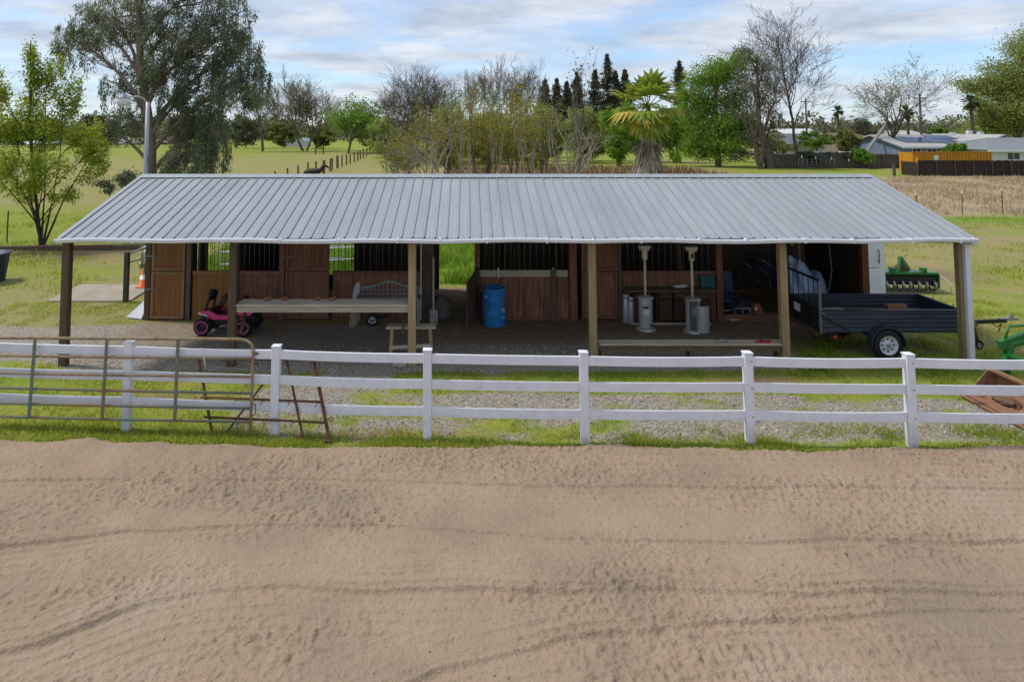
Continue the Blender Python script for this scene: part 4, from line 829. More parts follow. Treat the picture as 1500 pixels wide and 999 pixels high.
# fender: a half ring
wc = 1.255
def fender(y0, y1):
    o = [(.37 * math.cos(t), .37 * math.sin(t)) for t in np.linspace(-.12, math.pi + .12, 15)]; i = [(a * .94, b * .94) for a, b in o[::-1]]
    for k in range(14):
        pass
    return MB().prism([(wc + a, .31 + b) for a, b in o + i], y0, y1)
fender(-.23, -.024).build('fender', M['navy'], tr); fender(W_ + .036, W_ + .24).build('fender', M['navy'], tr)
wheel(tr, (wc, -.13, .305), .305, .19, .195, mat('white_steel_rim', (.72, .72, .73), (.62, .62, .63), 5, .45), spokes=8); wheel(tr, (wc, W_ + .13, .305), .305, .19, .195, M['whitemetal'], face=1)
MB().tube([(wc, -.1, .305), (wc, W_ + .1, .305)], .03, 10).build('axle', M['black'], tr)
MB().bar((L_ - .6, W_ / 2, ZB - .05), (L_ + 1.45, W_ / 2, ZB + .03), .075, .075).build('tongue', M['black'], tr)
MB().bar((L_ + 1.30, W_ / 2, ZB + .05), (L_ + 1.72, W_ / 2, ZB + .07), .07, .06).build('coupler', M['steel'], tr); MB().prism([(L_ + 1.5, ZB + .08), (L_ + 1.58, ZB + .18), (L_ + 1.62, ZB + .17), (L_ + 1.6, ZB + .08)], W_ / 2 - .02, W_ / 2 + .02).build('coupler_latch', M['steel'], tr)
MB().tube([(L_ + 1.1, W_ / 2 - .05, ZB), (L_ + 1.2, W_ / 2 - .07, ZB - .10), (L_ + 1.3, W_ / 2 - .06, ZB - .02), (L_ + 1.22, W_ / 2 - .07, ZB - .2)], .012, 6).build('safety_chain', M['rust'], tr)
for s in (-1, 1): MB().bar((L_ - .02, W_ / 2 + s * .55, ZB - .05), (L_ + .75, W_ / 2 + s * .06, ZB - .02), .05, .07).build('a_frame_bar', M['black'], tr)
jk = MB().tube([(L_ + .50, W_ / 2 - .22, .98), (L_ + .62, W_ / 2 - .24, .22)], .032, 10).build('jack', M['steel'], tr); MB().tube([(L_ + .49, W_ / 2 - .22, 1.02), (L_ + .53, W_ / 2 - .23, .70)], .045, 10).build('jack_sleeve', M['navy'], jk)
wheel(tr, (L_ + .64, W_ / 2 - .25, .12), .10, .06, .05, M['steel'])
wbk = MB().b2((0, 0, 0), (.46, .16, .13)).build('wood_block', wood('orange_block', (.40, .22, .10), (.3, .155, .07), 'x'), bevel=.006); wbk.location = (tx0 + 2.02, tY + 1.02, ZB + .154); wbk.rotation_euler = (0, 0, R(4)); tag(wbk, 'orange-brown timber block lying in the trailer bed', 'timber')
tag(MB().bar((tx0 + .35, tY + 1.12, ZB + .162), (tx0 + 1.1, tY + 1.18, ZB + .162), .22, .018).build('loose_board', M['plankx']), 'thin pale board lying flat in the trailer bed', 'board')

# ------------------------------------------------------------------ right of the barn: cabinet, tiller, tractor loader
p = gp(1285, 437); fr = thing('white_cabinet', 'tall white metal cabinet standing outside the barn end wall', 'cabinet', (p.x + .10, p.y + .55, 0), R(4))
MB().b2((-.36, -.33, .03), (.30, .36, 1.60)).build('cabinet', M['whitemetal'], fr, bevel=.03); MB().b2((-.35, -.385, .82), (.13, -.335, 1.58)).build('door', M['whitemetal'], fr, bevel=.02); MB().b2((-.35, -.385, .05), (.13, -.335, .78)).build('door', M['whitemetal'], fr, bevel=.02)
MB().tube([(.06, -.40, .95), (.06, -.43, 1.05), (.06, -.43, 1.25), (.06, -.40, 1.35)], .014, 8).build('handle', M['bar'], fr); MB().b2((-.33, -.3, 1.602), (.28, .3, 1.64)).build('lid_panel', M['tag'], fr, bevel=.01); MB().b2((.302, -.1, 1.15), (.31, -.02, 1.25)).build('badge', M['black'], fr)
for x in (-.3, .24):
    for y in (-.28, .3): MB().b2((x - .03, y - .03, 0), (x + .03, y + .03, .035)).build('foot', M['black'], fr)
p = gp(1340, 432); ti = thing('rotary_tiller', 'green rotary tiller attachment with steel tines on the lawn', 'tiller', (p.x, p.y + .3, 0), R(-3)); ti.scale = (1, 1, .72)
MB().prism([(-.05, .42), (.5, .42), (.62, .70), (.45, .78), (0, .78), (-.08, .66)], -.86, .86, 'x').build('hood', M['black'], ti); 
MB().b2((-.86, -.14, .74), (.80, -.02, .84)).build('cross_beam', M['green'], ti, bevel=.01)
MB().b2((-.86, .0, .785), (.80, .4, .80)).build('deck', M['green'], ti)
for s in (-.88, .82): MB().prism([(-.12, .2), (.45, .2), (.5, .78), (-.12, .8)], s, s + .03, 'x').build('side_plate', M['green'], ti)
for x in (-.46, .42): MB().b2((x - .06, -.16, .842), (x + .06, .04, 1.02)).build('hitch_lug', M['green'], ti, bevel=.01)
MB().bar((-.28, -.06, .84), (-.16, .04, 1.42), .06, .10).build('mast', M['green'], ti); MB().bar((.20, .3, .84), (-.16, .08, 1.40), .10, .12).build('mast_brace', M['green'], ti); MB().bar((-.02, .04, .84), (-.14, .05, 1.36), .05, .05).build('mast_arm', M['green'], ti)
MB().lathe([(.12, -.1), (.15, -.04), (.15, .1), (.08, .2)], 16, (-.12, .1, .95), 'y').build('gearbox', M['rust'], ti); MB().bar((.05, -.1, .93), (.32, -.2, .88), .06, .04).build('drive_shaft', M['steel'], ti)
MB().tube([(-.82, .12, .32), (.80, .12, .32)], .05, 10).build('rotor', M['rust'], ti)
for k in range(7):
    x = -.66 + k * .23; MB().lathe([(.17, -.03), (.245, -.03), (.245, .03), (.17, .03), (.17, -.03)], 18, (x, .06 + .04 * (k % 2), .30), 'x', cap=False).build('tine_ring', M['steel'], ti)
    for a in (0.4, 2.5, 4.6): MB().bar((x, .08 + .05 * math.cos(a), .30 + .05 * math.sin(a)), (x + .10, .08 + .24 * math.cos(a), .30 + .24 * math.sin(a)), .06, .012).build('tine', M['steel'], ti)
MB().tube([(.84, -.05, .72), (1.0, -.12, .60), (1.10, -.2, .42), (1.12, -.2, .0)], .02, 6).build('stand_leg', M['tag'], ti)

# tractor with loader, facing down-left; only bucket and arms reach into view
bl_, br_ = gp(1413, 583), gp(1492, 624); fw = (br_ - bl_).normalized(); ang = math.atan2(fw.y, fw.x)
tc_ = thing('tractor', 'green tractor with rusty front loader bucket lowered behind the white fence', 'tractor', (bl_.x, bl_.y, 0), ang)
# local: x along bucket width (towards the right), y = backwards to the tractor
BW = 1.50
prof = [(0, .05), (.34, .03), (.52, .08), (.60, .26), (.56, .46), (.46, .50)]
bk = MB().sheet(prof, 0, BW, 'x').sheet([(a + .0, b + .02) if i else (a, b + .02) for i, (a, b) in enumerate(prof)], 0, BW, 'x').build('bucket', M['bucket'], tc_)
for x in (0, BW - .02): MB().prism([(.0, .03), (.36, .02), (.54, .07), (.62, .26), (.58, .48), (.46, .52), (.08, .12)], x, x + .02, 'x').build('bucket_cheek', M['bucket'], bk)
MB().b2((-.01, -.07, .025), (BW + .01, .03, .052)).build('cutting_edge', M['bucket'], bk); MB().b2((-.005, .44, .49), (BW + .005, .53, .53)).build('top_lip', M['bucket'], bk)
o = blobmesh('bucket_dirt', (.45, .40, .11), (.24, .12, .07), mat('dry_dirt', (.2, .13, .08), (.13, .08, .05), 8, .95), 12, .6, 12, bk)
GRN = M['green']
for x in (.12, BW - .12):
    arm = MB().tube([(x, .68, .34), (x, .68, .66), (x, .80, .98), (x, 1.20, 1.06), (x, 2.45, 1.18)], .075, 8).build('loader_arm', GRN, tc_)
    MB().tube([(x, .70, .22), (x, 1.02, .30), (x, 1.45, .55)], .05, 10).build('lift_cylinder', GRN, arm); MB().tube([(x, 1.45, .55), (x, 1.75, .8)], .028, 8).build('cylinder_rod', M['steel'], arm)
    MB().bar((x, .60, .95), (x, 1.15, 1.12), .11, .16).build('arm_plate', GRN, arm); MB().tube([(x, .70, 1.05), (x, .78, 1.28), (x, 1.15, 1.30)], .022, 8).build('guard_rod', GRN, arm); MB().b2((x - .08, .63, .12), (x + .08, .74, .44)).build('bracket', GRN, arm, bevel=.02)
    MB().prism([(2.3, .5), (2.6, .5), (2.55, 1.3), (2.35, 1.3)], x - .05, x + .05, 'x').build('loader_mast', GRN, tc_)
MB().tube([(.12, .70, .80), (BW - .12, .70, .80)], .045, 10).build('torque_tube', GRN, tc_)
# brush guard and tractor body
for x in (.45, BW - .45): MB().tube([(x, 1.62, .50), (x, 1.58, 1.10), (x + (.08 if x < .7 else -.08), 1.62, 1.30)], .03, 8).build('brush_guard', GRN, tc_)
MB().tube([(.40, 1.6, 1.14), (BW - .40, 1.6, 1.14)], .03, 8).build('brush_guard', GRN, tc_)
MB().prism([(1.75, .62), (3.05, .62), (3.05, 1.30), (2.3, 1.28), (1.85, 1.18), (1.72, .95)], BW / 2 - .27, BW / 2 + .27, 'x').build('hood', GRN, tc_, bevel=.03)
MB().b2((BW / 2 - .2, 1.8, .42), (BW / 2 + .2, 4.1, .66)).build('chassis', M['black'], tc_)
for s in (-1, 1):
    wheel(tc_, (BW / 2 + s * .55, 2.05, .33), .33, .22, .18, mat('yellow_rim', (.62, .42, .02), (.55, .36, .02), 4, .5), axis='x', face=s); wheel(tc_, (BW / 2 + s * .62, 3.65, .55), .55, .34, .3, MATS['yellow_rim'], axis='x', face=s)
    MB().prism([(3.05, 1.0), (3.3, 1.18), (3.95, 1.18), (4.25, .95), (4.25, 1.0), (3.97, 1.23), (3.28, 1.23), (3.0, 1.05)], BW / 2 + s * .62 - .17, BW / 2 + s * .62 + .17, 'x').build('fender', GRN, tc_)
    MB().tube([(BW / 2 + s * .5, 4.1, .9), (BW / 2 + s * .5, 4.15, 2.3)], .03, 8).build('roll_bar', M['black'], tc_)
MB().b2((BW / 2 - .24, 3.5, 1.05), (BW / 2 + .24, 3.95, 1.15)).build('seat', M['rubber'], tc_, bevel=.03); MB().b2((BW / 2 - .24, 3.92, 1.15), (BW / 2 + .24, 4.02, 1.6)).build('backrest', M['rubber'], tc_, bevel=.03); MB().tube([(BW / 2 - .5, 4.15, 2.3), (BW / 2 + .5, 4.15, 2.3)], .03, 8).build('roll_bar', M['black'], tc_)

# ------------------------------------------------------------------ left of the barn
p = gp(207, 424); cn = thing('traffic_cone', 'orange traffic cone with white band on the concrete pad', 'cone', (p.x, p.y + .05, .05))
MB().b2((-.15, -.15, 0), (.15, .15, .03)).build('base', M['orange'], cn, bevel=.008); k = MB().lathe([(.11, .03), (.03, .52), (.022, .52)], 24).build('cone', M['orange'], cn); MB().lathe([(.079, .24), (.0575, .37)], 24).build('band', M['reflect'], k)
p = gp(202, 421); fl = thing('flower_clump', 'clump of white and yellow flowers behind the traffic cone', 'flowers', (p.x, p.y + .35, .05))
rr = random.Random(4)
for k in range(24):
    a, l = rr.uniform(0, 6.28), rr.uniform(.05, .26); q = (l * math.cos(a), l * math.sin(a), rr.uniform(.55, .98)); MB().tube([(l * .2 * math.cos(a), l * .2 * math.sin(a), 0), (q[0] * .6, q[1] * .6, q[2] * .7), q], .006, 4).build('stem', mat('stem_green', (.13, .22, .04), (.10, .17, .03), 5, .7), fl)
    st = [(.05 * (1 if j % 2 else .55) * math.cos(j * .524), .05 * (1 if j % 2 else .55) * math.sin(j * .524)) for j in range(12)]
    f = MB().prism(st, -.004, .004, 'y').build('flower', mat('pale_petal', (.80, .74, .40), (.85, .83, .66), 9, .6), fl); f.location = q; f.rotation_euler = (rr.uniform(-.6, .3), 0, rr.uniform(-.8, .8))
p = gp(184, 443); hp = thing('hitching_post', 'weathered hitching post with two metal pipe rails beside the concrete pad', 'post', (p.x, p.y, 0))
hh = pt(184, 369, p.y).z
MB().bar((0, 0, -.1), (0, 0, hh), .125, .125, (0, 1, 0)).build('post', wood('grey_old_post', (.13, .11, .085), (.075, .062, .048)), hp, bevel=.01)
e1 = pt(216, 361, YW + .4) - p; e2 = pt(216, 377, YW + .4) - p
MB().tube([(.03, .06, hh - .06), tuple(e1)], .026, 10).build('pipe_rail', M['steel'], hp); MB().tube([(.03, .06, hh - .30), tuple(e2)], .022, 10).build('pipe_rail', M['bar'], hp); MB().tube([(.0, -.07, hh - .2), (.0, -.10, hh - .26), (.0, -.07, hh - .3)], .01, 6).build('tie_ring', M['rust'], hp)
q = [gp(183, 467), gp(214, 467), gp(214, 441), gp(211, 444)]
mb = MB(); n = 16; A, B = Vector((q[0].x, q[0].y + .02, .02)), Vector((wx(212) - .04, YW - .05, .02)); vs = []
for k in range(n + 1):
    t = k / n; b = A + (B - A) * t; tp = Vector((wx(212) - .06, YW + .3 + 1.1 * (1 - t) * .6, .35 + .25 * (1 - t))); o = .012 * (1 if k % 2 else -1); vs += [(b.x, b.y, b.z + .015 + o), (tp.x, tp.y, tp.z + o)]
tag(mb.add(vs, [(2 * k, 2 * k + 2, 2 * k + 3, 2 * k + 1) for k in range(n)]).build('corrugated_sheet', M['whitemetal']), 'white corrugated sheet leaning against the barn corner', 'sheet')
p = gp(-6, 416); tb = thing('water_tub', 'dark blue tub standing on the lawn beside a bare dirt patch', 'tub', (p.x - .45, p.y + .3, 0))
MB().lathe([(.42, 0), (.45, .03), (.56, .86), (.60, .86), (.60, .90), (.54, .90), (.43, .08), (.001, .06)], 30).build('wall', mat('navy_plastic', (.028, .045, .10), (.045, .06, .12), 4, .5), tb)
# timber edging behind the lawn
ps = [gp(-60, 368), gp(25, 367), gp(95, 366.5), gp(165, 366), gp(230, 365)]
for i, (a, b) in enumerate(zip(ps[:-1], ps[1:])):
    d = (b - a) * .003; tag(MB().bar(a + d + Vector((0, 0, .08)), b - d + Vector((0, 0, .08 + .01 * i)), .2, .2).build('railway_sleeper', M['oldpost'], bevel=.02), 'dark timber sleeper edging the lawn near the young tree', 'timber', 'timber sleepers edging the lawn')
# yard light
p = pt(213, 258, 24.2); yl = thing('yard_light', 'grey yard light on a tall steel pole behind the barn', 'lamp post', (p.x, 24.2, 0)); zt = pt(212, 150, 24.2).z
MB().tube([(0, 0, 0), (0, 0, zt)], [.085, .07], 14).build('pole', mat('galvanised_pole', (.40, .41, .43), (.32, .33, .35), 3, .5, .4), yl)
MB().tube([(-.02, 0, zt - .06), (-.12, 0, zt + .10), (-.32, -.02, zt + .20), (-.62, -.04, zt + .18)], .025, 8).build('arm', MATS['galvanised_pole'], yl)
hd = MB().lathe([(.06, .10), (.09, .08), (.10, -.04), (.20, -.10)], 20, (-.85, -.05, zt + .22)).build('lamp_head', MATS['galvanised_pole'], yl); MB().lathe([(.20, -.10), (.22, -.13), (.20, -.32), (.14, -.35), (.001, -.36)], 20, (-.85, -.05, zt + .22)).build('refractor', mat('frosted_lens', (.72, .72, .70), (.65, .65, .63), 5, .3), hd)
MB().bar((-.78, -.05, zt + .24), (-.6, -.04, zt + .18), .05, .05).build('clamp', MATS['galvanised_pole'], hd); MB().b2((.07, -.04, 3.6), (.16, .04, 3.9)).build('conduit_box', M['bar'], yl)
# white pipe corral behind the left stalls
cp = thing('corral_panel', 'white pipe corral panel standing in the weeds behind the barn', 'corral panel', (-6.2, 22.6, 0))
for z in (.4, .8, 1.2, 1.6): MB().tube([(-1.9, 0, z + .0), (1.9, 1.2, z)], .022, 8).build('rail', M['whitemetal'], cp)
for t in (-1, 0, 1): MB().tube([(1.9 * t, .6 + .6 * t, 0), (1.9 * t, .6 + .6 * t, 1.62)], .025, 8).build('upright', M['whitemetal'], cp)
cp2 = copy_tree(cp); cp2.location = (-3.2, 23.2, 0); cp2['label'] = 'white pipe corral panel seen through the middle stall window'

# ------------------------------------------------------------------ HORSE AND FIELD POSTS
p = pt(458, 252, 60); hs = thing('horse', 'dark brown horse facing along the wooden field posts', 'horse', (p.x, 60, 0), R(-10))
hv = [(0, 0, 1.12), (.42, 0, 1.15), (.70, 0, 1.25), (.95, 0, 1.50), (1.12, 0, 1.66), (1.30, 0, 1.58), (1.52, 0, 1.42), (-.42, 0, 1.16), (-.66, 0, 1.12), (-.80, 0, .95), (-.84, 0, .5)]
he = [(0, 1), (1, 2), (2, 3), (3, 4), (4, 5), (5, 6), (0, 7), (7, 8), (8, 9), (9, 10)]; hr = [(.27, .30), (.27, .29), (.19, .22), (.12, .16), (.09, .12), (.08, .10), (.06, .06), (.27, .30), (.20, .22), .05, .07]
for s in (-1, 1):
    b = len(hv); hv += [(.48, s * .14, .90), (.50, s * .14, .50), (.49, s * .14, .12), (.53, s * .14, .02)]; he += [(1, b), (b, b + 1), (b + 1, b + 2), (b + 2, b + 3)]; hr += [.11, .06, .042, .055]
    b = len(hv); hv += [(-.50, s * .15, .88), (-.68, s * .15, .54), (-.62, s * .15, .12), (-.58, s * .15, .02)]; he += [(7, b), (b, b + 1), (b + 1, b + 2), (b + 2, b + 3)]; hr += [.14, .065, .045, .055]
skinned('body', hv, he, hr, mat('dark_bay_coat', (.035, .02, .014), (.022, .014, .01), 6, .55), hs)
for s in (-1, 1): MB().lathe([(.035, 0), (.03, .06), (.001, .14)], 8, (1.08, s * .06, 1.74)).build('ear', MATS['dark_bay_coat'], hs)
MB().prism([(.62, 1.42), (.78, 1.60), (1.0, 1.78), (1.12, 1.80), (1.0, 1.66), (.82, 1.46), (.68, 1.32)], -.03, .03).build('mane', M['black'], hs)
posts = [(403, 264, 251), (421, 262, 246), (437, 260, 242.5), (451, 257, 238), (463, 256, 236.5), (474, 255, 235), (483.5, 252, 232.5), (486.5, 250, 231.5), (494.5, 247, 228), (501, 245, 228), (507.5, 242, 226.5), (513, 240, 226.5), (519, 238, 223), (524, 236, 221.5), (528, 234, 220.5), (532.5, 232, 218.5), (537, 229.5, 217), (541.5, 227, 216), (546, 225, 214)]
for i, (px, yb, yt) in enumerate(posts):
    p = gp(px, yb); h = pt(px, yt, p.y).z; w = .13 + .10 * (i in (5, 8, 18)) + .004 * i; tag(MB().bar((p.x, p.y, -.2), (p.x + rr.uniform(-.05, .05), p.y, h), w, w, (0, 1, 0)).build('field_post', M['oldpost'], bevel=.01), 'dark wooden post in the pasture fence line near the horse', 'post', 'pasture fence posts near the horse')
p = gp(468, 226); jp = thing('rail_jump', 'two dark posts joined by a rail at the far paddock', 'rail', (p.x, p.y, 0))
for x in (-.75, .75): MB().b2((x - .12, -.1, 0), (x + .12, .1, 1.5)).build('post', M['oldpost'], jp)
MB().b2((-.63, -.05, .95), (.63, .05, 1.15)).build('rail', M['oldpost'], jp)
for i, (px, yt) in enumerate(((1343, 282), (1410, 280), (1469, 276), (1528, 274))):
    p = gp(px, 314); h = pt(px, yt, p.y).z; t = thing('steel_post', 'thin rusty steel fence post with white tip in the dry weeds', 'post', (p.x, p.y, 0), 0, 'steel posts in the dry weeds')
    MB().b2((-.018, -.018, 0), (.018, .018, h - .16)).build('stake', M['rust'], t); MB().b2((-.02, -.02, h - .16), (.02, .02, h)).build('tip', M['reflect'], t)
for px, yt in ((1175, 228), (1195.5, 229.5), (1218.5, 230.5), (1244, 233)):
    p = gp(px, 249); h = pt(px, yt, p.y).z; t = thing('steel_post', 'thin steel post with white tip before the grey board fence', 'post', (p.x, p.y, 0), 0, 'steel posts before the grey board fence'); MB().b2((-.02, -.02, 0), (.02, .02, h - .3)).build('stake', M['rust'], t); MB().b2((-.04, -.03, h - .3), (.04, .03, h)).build('tip', M['reflect'], t)
for px in (10, -40): 
    p = gp(px, 356); t = thing('steel_post', 'thin rusty steel post on the lawn edge near the young tree', 'post', (p.x, p.y, 0), 0, 'steel posts on the lawn edge'); MB().b2((-.02, -.02, 0), (.02, .02, 1.35)).build('stake', M['rust'], t)

# ------------------------------------------------------------------ BACKGROUND FENCES, CONTAINER, HOUSES, POLES
def board_fence(name, label, A, B, h, m, nb, dip=0):
    A, B = Vector(A), Vector(B); t = thing(name, label, 'fence', A); u = (B - A) / nb; ln = u.length; uh = u.normalized(); r2 = random.Random(9)
    for i in range(nb):
        a = A + u * i; mb = MB(); k = int(ln / .15)
        for j in range(k):
            c = a + uh * (ln * (j + .5) / k); hh = h + r2.uniform(-.05, .04); mb.bar((c.x, c.y, .02), (c.x, c.y, hh), ln / k - .012, .02, (-uh.y, uh.x, 0)) if False else mb.box((c.x, c.y + r2.uniform(-.008, .008), hh / 2), (ln / k - .012, .02, hh), (0, 0, math.atan2(uh.y, uh.x)))
        mb.build('fence_panel', m, t, True)
        c = a + Vector((0, -.06, 0)); MB().box((c.x, c.y, (h + .05) / 2), (.10, .08, h + .05)).build('post', MATS.get('fence_post_wood') or wood('fence_post_wood', (.12, .085, .065), (.08, .056, .043)), t, True)
        q = a + u / 2
        for z in (.35, h - .3): MB().box((q.x, q.y - .035, z), (ln - .1, .03, .09), (0, 0, math.atan2(uh.y, uh.x))).build('stringer', m, t, True)
    return t
dkf = wood('dark_fence_board', (.050, .033, .028), (.030, .021, .018)); gyf = wood('grey_fence_board', (.115, .092, .08), (.07, .056, .05))
board_fence('board_fence', 'dark brown board fence in front of the yellow container', gp(1345, 258), gp(1620, 259), 1.62, dkf, 10)
board_fence('side_fence', 'short grey-brown board fence joining the dark fence end', gp(1321, 256), gp(1344, 258.6), 1.45, dkf, 1)
board_fence('garden_fence', 'long weathered grey board fence under the bare trees', gp(1120, 247), gp(1342, 247), 1.75, gyf, 9)
p = gp(1310, 258); tag(MB().b2((p.x - .12, p.y - .1, 0), (p.x + .12, p.y + .1, 1.15)).build('gate_post', M['oldpost']), 'stub wooden post between the grey and dark fences', 'post')
ch = thing('wire_panel', 'low silver wire panel standing before the grey board fence', 'wire fence', gp(1163, 247) - Vector((0, 1.2, 0)))
for k in range(9): MB().tube([(k * .55, 0, 0), (k * .55, 0, 1.2)], .02, 5).build('upright', M['steel'], ch)
for z in (.1, .45, .8, 1.18): MB().tube([(0, 0, z), (4.4, 0, z)], .012, 5).build('wire', M['steel'], ch)
def solid(lo, hi, name, m, root): return MB().b2(lo, hi).build(name, m, root, True)
# container
cY = 76; a, b = pt(1337, 224, cY), pt(1453, 224, cY); ct = thing('shipping_container', 'yellow open-top steel container behind the dark board fence', 'container', ((a.x + b.x) / 2, cY, 0)); yw = mat('yellow_container_paint', (.62, .28, .02), (.50, .21, .015), 1.2, .6); hz = a.z
for y0, y1 in ((cY, cY + .06), (cY + 2.4, cY + 2.46)): solid((a.x, y0, .15), (b.x, y1, hz), 'wall', yw, ct)
for x in (a.x, b.x - .06): solid((x, cY + .061, .15), (x + .06, cY + 2.399, hz), 'end_wall', yw, ct)
n = 26
for k in range(n): x = a.x + (b.x - a.x) * (k + .5) / n; solid((x - .06, cY - .07, .2), (x + .06, cY - .002, hz - .1), 'rib', yw, ct)
solid((a.x - .05, cY - .1, hz), (b.x + .05, cY + .1, hz + .1), 'top_rail', yw, ct); solid((a.x, cY - .05, .0), (b.x, cY + 2.4, .149), 'floor', yw, ct)
solid((pt(1371, 230, cY).x - .28, cY - .09, hz - .85), (pt(1371, 230, cY).x + .22, cY - .072, hz - .25), 'sticker', M['tag'], ct)
MB().tube([(a.x + .1, cY - .5, 0), (a.x + .1, cY - .5, hz - .5)], .08, 8).build('door_post', yw, ct, True)
# houses
def house(name, label, Y, px0, px1, ye, yr, depth, wallm, roofm, gable='front', windows=(), ridge_px=None, over=.5, solar=None, chim=(), hip=0):
    a, b = pt(px0, ye, Y), pt(px1, ye, Y); ze = a.z; t = thing(name, label, 'house', ((a.x + b.x) / 2, Y, 0)); zr = pt((px0 + px1) / 2, yr, Y + (depth / 2 if gable == 'side' else 0)).z
    if gable == 'side':      # ridge parallel to the image, slope seen from the front
        solid((a.x + over, Y + over, 0), (b.x - over, Y + depth - over, ze), 'wall', wallm, t)
        if hip: MB().add([(a.x, Y, ze), (a.x, Y + depth, ze), (a.x + hip, Y + depth / 2, zr)], [(0, 1, 2)]).build('roof', roofm, t, True)
        for xx in ((a.x + over, b.x - over - .1) if not hip else (b.x - over - .1,)): MB().prism([(Y + over, ze), (Y + depth - over, ze), (Y + depth / 2, zr - .25)], xx, xx + .1, 'x').build('gable_wall', wallm, t, True)
        for s in (0, 1):
            y0 = Y if s == 0 else Y + depth; MB().add([(a.x, y0, ze), (b.x, y0, ze), (b.x, Y + depth / 2, zr), (a.x + hip, Y + depth / 2, zr), (a.x, y0, ze - .18), (b.x, y0, ze - .18), (b.x, Y + depth / 2, zr - .18), (a.x + hip, Y + depth / 2, zr - .18)], [(0, 1, 2, 3), (7, 6, 5, 4), (0, 4, 5, 1), (1, 5, 6, 2), (3, 2, 6, 7), (0, 3, 7, 4)]).build('roof', roofm, t, True)
        solid((a.x, Y - .06, ze - .24), (b.x, Y - .002, ze + .02), 'fascia', M['whitemetal'], t)
    else:
        xm = (a.x + b.x) / 2 if ridge_px is None else pt(ridge_px, yr, Y).x
        MB().prism([(a.x + over, 0), (b.x - over, 0), (b.x - over, ze + .05), (xm, zr - .12), (a.x + over, ze + .05)], Y + .4, Y + depth, 'y').build('wall', wallm, t, True)
        for p0, p1 in (((a.x, ze - .1), (xm, zr)), ((b.x, ze - .1), (xm, zr))): MB().add([(p0[0], Y, p0[1]), (p1[0], Y, p1[1]), (p1[0], Y + depth + .3, p1[1]), (p0[0], Y + depth + .3, p0[1])] + [(p0[0], Y, p0[1] + .16), (p1[0], Y, p1[1] + .16), (p1[0], Y + depth + .3, p1[1] + .16), (p0[0], Y + depth + .3, p0[1] + .16)], [(0, 1, 2, 3), (7, 6, 5, 4), (0, 4, 5, 1), (1, 5, 6, 2), (2, 6, 7, 3), (3, 7, 4, 0)]).build('roof', roofm, t, True)
    for (wx0, wx1, wy0, wy1) in windows:
        Yw = Y + (over if gable == 'side' else .4); p, q = pt(wx0, wy1, Yw), pt(wx1, wy0, Yw); w = solid((p.x, Yw - .05, p.z), (q.x, Yw - .005, q.z), 'window', M['whitemetal'], t)
        m_ = (p.x + q.x) / 2
        for x0, x1 in ((p.x + .09, m_ - .04), (m_ + .04, q.x - .09)): solid((x0, Yw - .06, p.z + .09), (x1, Yw - .052, q.z - .09), 'pane', MATS.get('window_glass') or mat('window_glass', (.03, .035, .045), (.05, .06, .07), 1, .08, spec=.6), w)
    if solar:
        for (sx0, sx1, t0, t1) in solar:
            n = max(1, round((sx1 - sx0) / 13)); 
            for k in range(n):
                xa, xb = sx0 + (sx1 - sx0) * k / n, sx0 + (sx1 - sx0) * (k + 1) / n
                P = lambda px, tt: Vector((pt(px, ye, Y).x + (pt(px, yr, Y + depth / 2).x - pt(px, ye, Y).x) * 0, Y + depth / 2 * tt, ze + (zr - ze) * tt + .1))
                c = [P(xa + .4, t0), P(xb - .4, t0), P(xb - .4, t1), P(xa + .4, t1)]; MB().add(c + [v - Vector((0, 0, .05)) for v in c], [(0, 1, 2, 3), (7, 6, 5, 4), (0, 4, 5, 1), (1, 5, 6, 2), (2, 6, 7, 3), (3, 7, 4, 0)]).build('solar_panel', MATS.get('solar_glass') or mat('solar_glass', (.035, .04, .075), (.05, .055, .095), 1, .2, spec=.6), t, True)
    for cx_, cz in chim: c = pt(cx_, yr, Y + depth / 2); solid((c.x - .3, Y + depth / 2 - .3, zr - .2), (c.x + .3, Y + depth / 2 + .3, zr + cz), 'roof_vent', M['whitemetal'], t)
    return t
bluew = mat('blue_siding', (.055, .105, .20), (.045, .085, .165), 1, .8); lblue = mat('light_blue_siding', (.20, .26, .36), (.17, .22, .31), 1, .8); whitew = mat('white_siding', (.62, .62, .62), (.55, .55, .55), 1, .8); beige = mat('beige_siding', (.33, .29, .24), (.28, .24, .2), 1, .8)
wroof = mat('pale_shingles', (.44, .43, .41), (.37, .36, .345), 2, .9); groof = mat('grey_shingles', (.23, .245, .255), (.18, .19, .2), 2, .9); broof = mat('brown_shingles', (.20, .145, .11), (.15, .11, .085), 2, .9); sroof = mat('slate_shingles', (.15, .16, .18), (.11, .12, .135), 2, .9)
house('blue_house', 'blue house with pale roof and dark solar panels behind the yellow container', 92, 1322, 1432, 215, 197.5, 15, lblue, wroof, 'side', ((1336, 1349, 217.5, 224), (1358, 1372, 218, 224)), solar=((1342, 1398, .30, .72), (1398, 1424, .18, .55), (1398, 1438, .58, .88)), chim=((1395, .35), (1436, .4), (1420, .6)))
house('blue_garage', 'deep blue gabled garage adjoining the solar-roofed house', 92.5, 1426, 1494, 217, 199, 14, bluew, wroof, 'front', ridge_px=1472)
house('white_house', 'white house with grey shingle roof beyond the dark fence', 84, 1447, 1570, 220, 202, 12, whitew, groof, 'side', ((1475, 1494, 223.5, 235),), hip=4.5)
house('gable_house', 'light blue gabled house with brown roof behind the leaning pole', 104, 1272, 1345, 216, 199, 14, lblue, broof, 'front', ridge_px=1322)
house('brown_roof_house', 'low house with wide brown shingle roof among the bare trees', 106, 1240, 1300, 212, 195, 12, beige, broof, 'side')
